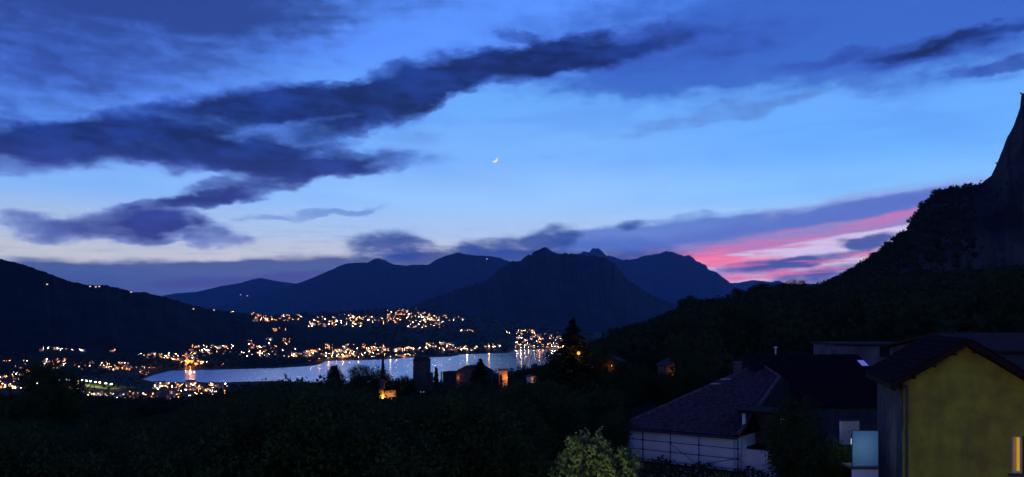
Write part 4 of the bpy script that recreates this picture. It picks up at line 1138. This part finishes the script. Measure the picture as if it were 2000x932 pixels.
# long building on the slope behind
q = at(1740, 690, 96)
lb = empty('long_building', (q.x, q.y, q.z - 6), 'long pale building with a low roof on the slope behind the houses', 'building', None, -.06)
k3 = 96 / 1570; 
b = MB(); b.box((0, 4, 3), (216*k3, 8, 7.9)); b.build('wall', mat('faded_plaster', (.17, .155, .16), (.07, .065, .07), .9, .35), lb)
b = MB(); b.box((0, 4, 7.08), (222*k3, 9, .22)); b.build('roof', m_slate, lb)
for px in (1728, 1782, 1815, 1838):
    b = MB(); b.box(((px - 1740)*k3, -.04, 6.2), (1.1, .14, 1.3)); b.build('window', m_dark, lb)
q = at(1960, 690, 62)
rb = gable_house('red_roofed_house', 'house with a dull red roof just behind the yellow house', q, 12, 11, at(1960, 682, 62).z - q.z, at(1960, 654, 66).z - at(1960, 682, 62).z, math.pi/2 + .15, m_grey, mat('dull_red_tiles', (0.065, 0.03, 0.026), (0.035, 0.018, 0.018), 0.9, 2.5))
b = MB(); b.tube((0, -3, 2.0), (0, -3, 4.4), .05, .04, 6); b.box((0, -3, 4.1), (.05, 1.2, .05)); b.build('aerial', m_steel, rb)
q = at(1515, 690, 70)
e = empty('pale_post', q, 'thin pale post catching light above the scaffolded house roof', 'post')
b = MB(); b.tube((0, 0, -4), (0, 0, .45), .06, .05, 8); b.build('pole', m_white, e)
b = MB(); b.box((0, 0, .5), (.22, .22, .14)); b.build('cap', m_white, e)

# ------------------------------------------------------------------ assumed lamps added just below and beside the frame, for shrub and yellow wall
e = empty('assumed_garden_lantern', (2.2, 24.5, ground(2.2, 24.5)), 'assumed garden lantern on a short post, added out of view to light the shrub', 'lamp')  # unseen lamp, assumed from the lit leaves and added to light the shrub
b = MB(); b.tube((0, 0, 0), (0, 0, 3.0), .06, .05, 8); b.build('post', m_iron, e)
b = MB(); b.sphere((0, 0, 3.15), .16, 10); b.build('globe', emat('assumed_lantern_globe', (255, 230, 170), 2), e)
glow('assumed_lantern_light', (0, .3, 3.3), (250, 245, 150), 560, .16, e)
e = empty('assumed_road_lamp', (24.0, 30.5, 130), 'assumed street lamp, added beyond the right edge to light the yellow house', 'street lamp')  # unseen lamp, assumed and added to throw warm light on the yellow wall
b = MB(); b.tube((0, 0, 0), (0, 0, 5), .08, .06, 8); b.tube((0, 0, 5), (-1.2, 0, 5.2), .05, .04, 8); b.build('post', m_iron, e)
b = MB(); b.sphere((-1.25, 0, 5.05), .18, 10); b.build('lamp_head', emat('assumed_road_lamp_globe', (255, 190, 90), 3), e)
glow('assumed_road_light', (-1.25, .1, 4.7), (255, 190, 80), 38, .2, e)

# ------------------------------------------------------------------ trees one can tell apart
def stand(key, name, label, px, pytop, Y, W=None, zb=None, group=None, cat='tree'):
    t = at(px, pytop, Y); gz = ground(t.x, t.y) if zb is None else zb
    return tree(key, name, label, (t.x, t.y, gz), max(t.z - gz, 1.5), W, group, cat=cat)
stand('fir', 'fir_tree', 'tall dark fir with a pointed top rising above the lake', 1118, 622, 95, 11.5)
stand('broad1', 'broadleaf_tree', 'dark bushy tree on the left flank of the tall fir', 1085, 690, 100, 6.5)
stand('broad2', 'broadleaf_tree', 'dark bushy tree on the right flank of the tall fir', 1176, 678, 105, 5.0)
stand('broad3', 'broadleaf_tree', 'rounded dark tree below the tall fir, left of the scaffolded house', 1165, 745, 70, 8)
stand('broad4', 'broadleaf_tree', 'wide dark tree touching the left end of the scaffolding', 1175, 800, 52, 4.2)
stand('fir2', 'fir_tree', 'dark fir between the castle house and the arched house', 938, 700, 210, 13)
stand('cedar', 'cedar_tree', 'dark layered tree at the left end of the castle', 653, 714, 330, 11)
stand('cypress', 'cypress_tree', 'slim cypress just right of the castle tower', 852, 720, 384, 3.0)
stand('cypress', 'cypress_tree', 'dark cypress rising out of the round tree left of the tower', 748, 704, 384, 2.6)
stand('broad0', 'broadleaf_tree', 'big domed dark tree left of the castle tower', 726, 711, 378, 23)
stand('broad2', 'broadleaf_tree', 'round dark tree hugging the left side of the castle tower', 788, 731, 382, 11)
stand('broad3', 'broadleaf_tree', 'low dark tree between the layered tree and the domed tree', 694, 727, 372, 9)
stand('broad1', 'broadleaf_tree', 'big black tree standing before the town at the left', 100, 712, 125, 9.5)
stand('broad4', 'broadleaf_tree', 'black bushy tree at the foot of the big black tree, left edge side', 50, 770, 118, 8)
stand('fir2', 'fir_tree', 'small pointed tree before the lake, right of the arched house', 1030, 722, 330, 5)
stand('broad0', 'broadleaf_tree', 'dark tree filling the gap right of the scaffolded house', 1560, 772, 47, 4.0)
stand('broad3', 'broadleaf_tree', 'dark tree below the low house, right of the loggia', 1580, 830, 44, 4.2)
stand('broad2', 'broadleaf_tree', 'black tree between the low house and the balcony', 1625, 850, 43, 2.2)
stand('broad1', 'broadleaf_tree', 'pale lit treetop beside the small pink house', 1019, 744, 296, 5.5)
stand('broad0', 'broadleaf_tree', 'dark treetop just below the amber lit house end', 1312, 739, 103, 4.6)
stand('broad2', 'broadleaf_tree', 'dark tree covering the left side of the amber lit house end', 1284, 722, 106, 5.0)
stand('broad4', 'broadleaf_tree', 'dark tree covering the right side of the amber lit house end', 1343, 716, 105, 4.6)
stand('broad3', 'broadleaf_tree', 'dark treetop just below the small orange lit house', 1200, 727, 100, 5.4)
stand('broad1', 'broadleaf_tree', 'dark tree close right of the small orange lit house', 1228, 708, 104, 4.6)
stand('broad0', 'broadleaf_tree', 'broad black tree in the foreground right of the big black tree', 205, 797, 118, 10)
stand('broad4', 'broadleaf_tree', 'second broad black tree in the foreground below the floodlit pitch', 262, 803, 120, 9)
c0 = at(1014, 757, 290); e = empty('assumed_path_lamp', c0, 'assumed low lamp lighting the treetop beside the small pink house', 'lamp')  # lamp assumed from the light on the foliage
b = MB(); b.tube((0, 0, -4), (0, 0, 0), .06, .06, 6); b.build('post', m_iron, e)
b = MB(); b.sphere((0, 0, .15), .15, 8); b.build('globe', emat('garden_globe', (255, 225, 170), 2.5), e)
glow('assumed_path_light', (0, 0, 1.5), (220, 255, 190), 150, .3, e)

c0 = at(1130, 693, 93.0)  # added lamp among the branches, stands in for a lit facade behind the fir
e = empty('street_lamp', (c0.x, c0.y, ground(c0.x, c0.y)), 'added orange lamp in the tall fir, standing in for a lit facade behind it', 'street lamp')
b = MB(); b.tube((0, 0, 0), (0, 0, c0.z - e.location.z), .05, .04, 8); b.build('post', m_slate, e)
b = MB(); b.sphere((0, 0, c0.z - e.location.z + .18), .2, 10); b.build('globe', emat('added_lamp_globe', (255, 160, 80), 1.6), e)
glow('facade_stand_in_light', (.1, -.5, c0.z - e.location.z + .3), (255, 150, 70), 150, .2, e)

# dark hedge along the garden below the scaffolding
def hedge():
    mid = at(1350, 905, 52); e = empty('hedge', (A.x, A.y, GZ - .4), 'low dark hedge along the foot of the scaffolded wall', 'hedge', None, rzA)
    rngh = np.random.default_rng(77); n = 9000
    C = np.column_stack([rngh.uniform(-1.2, Wd + 5.5, n), rngh.uniform(-2.6, -1.7, n) , rngh.uniform(0, 1, n)])
    C[:, 2] = C[:, 2] * (mid.z - GZ + .4 + .22 * np.sin(C[:, 0] * 2.1) + .1 * np.sin(C[:, 0] * 7.3))
    V, Fq = leaf_tris(C, np.full(n, .11), rngh); npmesh('foliage', V, Fq, m_leaf, e)
    b = MB()
    for k in range(12): b.tube((-1 + k * (Wd + 6) / 12, -2.15, 0), (-1 + k * (Wd + 6) / 12 + .1, -2.15, 1.9), .04, .02, 6)
    b.build('stem', m_bark, e)
hedge()

# the lit shrub: three rounded heads of fine leaves
def shrub():
    gz = ground(3.4, 29.5)
    e = empty('lit_shrub', (3.4, 29.5, gz), 'pale green leafy shrub lit by a lamp at the bottom edge', 'shrub')
    rng = np.random.default_rng(5)
    heads = [(at(1148, 890, 29.5), .78, .72), (at(1210, 916, 29.0), .66, .62), (at(1116, 925, 29.8), .55, .7), (at(1160, 960, 29.2), 1.25, .9)]
    out = []
    for c, r, h in heads:
        c = np.array(c) - np.array((3.4, 29.5, gz))
        for k in range(120):
            u = rng.normal(size=3); u /= np.linalg.norm(u)
            p = c + u * np.array([r, r, h]) * rng.uniform(.6, 1.0)
            d = u * rng.uniform(.1, .32) + np.array([0, 0, .10])
            ts = rng.uniform(0, 1, 20)[:, None]
            out.append(p + d * ts + rng.normal(size=(20, 3)) * .05)
    C = np.concatenate(out); V, Fq = leaf_tris(C, np.full(len(C), .07), rng)
    npmesh('crown', V, Fq, m_olive, e)
    b = MB()
    for c, r, h in heads:
        c = Vector(c) - Vector((3.4, 29.5, gz))
        b.tube((c.x*.2, c.y*.2, -.3), (c.x*.7, c.y*.7, c.z*.6), .06, .04, 7); b.tube((c.x*.7, c.y*.7, c.z*.6), tuple(c), .04, .02, 7)
    b.build('trunk', m_bark, e)
shrub()

# wood in the foreground
LIM = [(-200,820),(0,818),(60,815),(180,826),(230,826),(330,806),(430,776),(520,757),(640,752),(700,760),(732,786),(790,786),(812,775),(850,770),(900,760),(960,758),(1010,762),(1060,745),(1120,745),(1230,800),(1300,770)]
def lim(px): return float(np.interp(px, [q[0] for q in LIM], [q[1] for q in LIM]))
rng = random.Random(23)
cand = []
r = 40.0
while r < 520:
    step = 6.2 if r < 130 else 6.8
    px = -120 + rng.uniform(0, 20)
    while px < 1260:
        x = r * math.sin(math.atan(tanaz(px))); y = r * math.cos(math.atan(tanaz(px)))
        x += rng.uniform(-2, 2); y += rng.uniform(-2, 2)
        pxa = 1000 + 1570 * x / y
        px += step / r * 1570 * rng.uniform(.8, 1.2)
        if r < 95 and pxa > 1212 - 4.6 / r * 1570: continue
        if 720 < pxa < 1000 and r > 300: continue
        if 600 < pxa < 800 and r > 360: continue
        if 1010 < pxa and r > 280 : continue
        gz = ground(x, y); zmax = at(pxa, lim(pxa) + rng.uniform(0, 26), y).z
        H = min(rng.uniform(6.5, 11), zmax - gz)
        if H < 2.5:
            if zmax - gz < .9: continue
            H = max(H, 1.2)
        cand.append((x, y, gz, H))
    r += step * .9
nearc = sorted(cand, key=lambda q: q[0]**2 + q[1]**2)
inview = [q for q in nearc if -60 < 1000 + 1570*q[0]/q[1] < 1260][:230]
ids = set(map(id, inview))
for q in inview:
    tree('broad%d' % rng.randrange(5), 'broadleaf_tree', 'black broadleaf tree in the wood filling the foreground', (q[0], q[1], q[2]), q[3], min(q[3], 8.5) * rng.uniform(.85, 1.1), 'trees of the foreground wood')
rest = [q for q in cand if id(q) not in ids]
for nm, lb_, lo_, hi_, K in (('woodland', 'dark wood covering the slope just below the viewpoint', 0, 250, 560), ('castle_wood', 'dark wood covering the slope below the castle', 250, 9999, 200)):
    sub = [q for q in rest if lo_ <= math.hypot(q[0], q[1]) < hi_]
    wood(nm, lb_, [q[:3] for q in sub], [q[3] for q in sub], [max(3.5, min(q[3], 9)) * rng.uniform(.85, 1.15) for q in sub], K, m_leaf2, 41)

# wooded slope on the right
rng = random.Random(31)
P_, H_, W_ = [], [], []
r = 85.0
while r < 1000:
    step = 7.0 + r * .004
    px = 1150.0
    while px < 2080:
        t = math.atan(tanaz(px)); x = r * math.sin(t) + rng.uniform(-2.5, 2.5); y = r * math.cos(t) + rng.uniform(-2.5, 2.5)
        px += step / r * 1570 * rng.uniform(.8, 1.2)
        pxa = 1000 + 1570 * x / y
        H = rng.uniform(5.5, 10)
        gz = ground(x, y)
        if r < 130 and pxa > 1400: continue
        if r < 110: continue
        if r < 420 and 1120 < pxa < 1145 and gz + H > at(pxa, 705, y).z: continue
        if r < 128 and (1170 < pxa < 1225 and gz + H > at(pxa, 724, y).z or 1285 < pxa < 1340 and gz + H > at(pxa, 736, y).z): continue
        if pxa < 1205 and gz + H > at(pxa, np.interp(pxa, [1150, 1205], [690, 652]), y).z: continue
        P_.append((x, y, gz)); H_.append(H); W_.append(H * rng.uniform(.75, 1.1))
    r += step * .95
n, m = VR.shape[:2]
for k in range(5200):
    i = rng.randrange(n - 1); j = rng.randrange(0, 44)
    v = VR[i, j]
    pxa = 1000 + 1570 * v[0] / v[1]
    steep = abs(VR[i, min(j + 1, m - 1), 2] - v[2]) / max(1.0, np.linalg.norm(VR[i, min(j + 1, m - 1), :2] - v[:2]))
    if pxa > 2080 or pxa > 1905 and rng.random() < .75 or steep > 1.4: continue
    P_.append((v[0] + rng.uniform(-4, 4), v[1] + rng.uniform(-4, 4), v[2] - 1.5)); h = rng.uniform(4, 8) if pxa < 1900 else rng.uniform(2, 4); H_.append(h); W_.append(h * rng.uniform(.8, 1.2))
near_ = [k for k, p in enumerate(P_) if math.hypot(p[0], p[1]) < 380]; far_ = [k for k, p in enumerate(P_) if math.hypot(p[0], p[1]) >= 380]
for nm, lb_, idx, K in (('hillside_wood', 'dark wood on the slope just above the houses', near_, 170), ('mountainside_wood', 'dark wood covering the right-hand mountainside', far_, 44)):
    wood(nm, lb_, [P_[k] for k in idx], [H_[k] for k in idx], [W_[k] for k in idx], K, m_leaf2, 42, .12)
# trees on its skyline
sk_rng = random.Random(8)
for k in range(46):
    px = 1160 + k * 9.6 + sk_rng.uniform(-4, 4)
    best = None
    for Yd in np.arange(300, 1000, 20):
        x = tanaz(px) * Yd; z = ground(x, Yd); s = (z - CAMZ) / Yd
        if best is None or s > best[0]: best = (s, x, Yd, z)
    _, x, Yd, z = best
    h = sk_rng.uniform(7, 12) if sk_rng.random() < .7 else sk_rng.uniform(13, 17)
    tree('broad%d' % sk_rng.randrange(5), 'broadleaf_tree', 'dark bushy tree on the skyline of the right-hand slope', (x, Yd, z - .5), h, h * sk_rng.uniform(.8, 1.2), 'skyline trees of the right-hand slope')

# woods round the lake and on the far slopes
rng = random.Random(51)
P_, H_, W_ = [], [], []
town = np.array(TOWN_P)
for k in range(13500):
    px = rng.uniform(-40, 1150); r = 520 * (2700 / 520) ** rng.random() if k < 9000 else rng.uniform(500, 1150)
    t = math.atan(tanaz(px)); x, y = r * math.sin(t), r * math.cos(t); z = ground(x, y)
    if z < -.3 or z > 95: continue
    py = 635 + (CAMZ - z - 9) / y * 1570
    if px < 420 and r > 1150 and rng.random() < .8: continue
    if px < 450 and r > 1100 and np.min((town[:, 0] - x)**2 + (town[:, 1] - y)**2) < 28**2: continue
    h = rng.uniform(6, 12); P_.append((x, y, z)); H_.append(h); W_.append(h * rng.uniform(.5, .9))
near_ = [k for k, p in enumerate(P_) if p[1] < 1150]; far_ = [k for k, p in enumerate(P_) if p[1] >= 1150]
for nm, lb_, idx, K in (('slope_wood', 'dark wood on the lower slope behind the castle', near_, 130), ('shore_wood', 'dark trees along the near lake shore', far_, 36)):
    wood(nm, lb_, [P_[k] for k in idx], [H_[k] for k in idx], [W_[k] for k in idx], K, m_leaf2, 43, .35)
P_, H_, W_ = [], [], []
for k in range(9000):
    px = rng.uniform(-40, 1160); py = rng.uniform(606, 700)
    v = None
    r = 2500 * (6600 / 2500) ** rng.random(); t = math.atan(tanaz(px)); x, y = r * math.sin(t), r * math.cos(t); z = ground(x, y)
    if z < 1.5: continue
    d2 = np.min((town[:, 0] - x)**2 + (town[:, 1] - y)**2)
    if d2 < 22**2: continue
    h = rng.uniform(8, 15); P_.append((x, y, z - 1)); H_.append(h); W_.append(h * rng.uniform(.8, 1.4))
wood('far_wood', 'dark woods on the slopes beyond the lake', P_, H_, W_, 8, m_leaf2, 44, .2)

# ------------------------------------------------------------------ evening haze in the valley air
def add_haze(density, color):
    top = max([float(v[..., 2].max()) for v in RIDGE.values()]) + 20
    b = MB(); zb = -4.0
    b.box((0, 0, (top + zb) / 2), (85000, 85000, top - zb))
    m = bpy.data.materials.new('evening_haze'); m.use_nodes = True
    nt = m.node_tree; nt.nodes.clear()
    o = nt.nodes.new('ShaderNodeOutputMaterial'); v = nt.nodes.new('ShaderNodeVolumePrincipled')
    v.inputs['Color'].default_value = (*color, 1); v.inputs['Density'].default_value = density
    nt.links.new(v.outputs[0], o.inputs['Volume'])
    m.cycles.homogeneous_volume = True
    h = b.build('haze', m)
    tag(h, 'thin blue evening haze over the valley', kind='stuff')
add_haze(HAZE, (0.16, 0.48, 1.0))
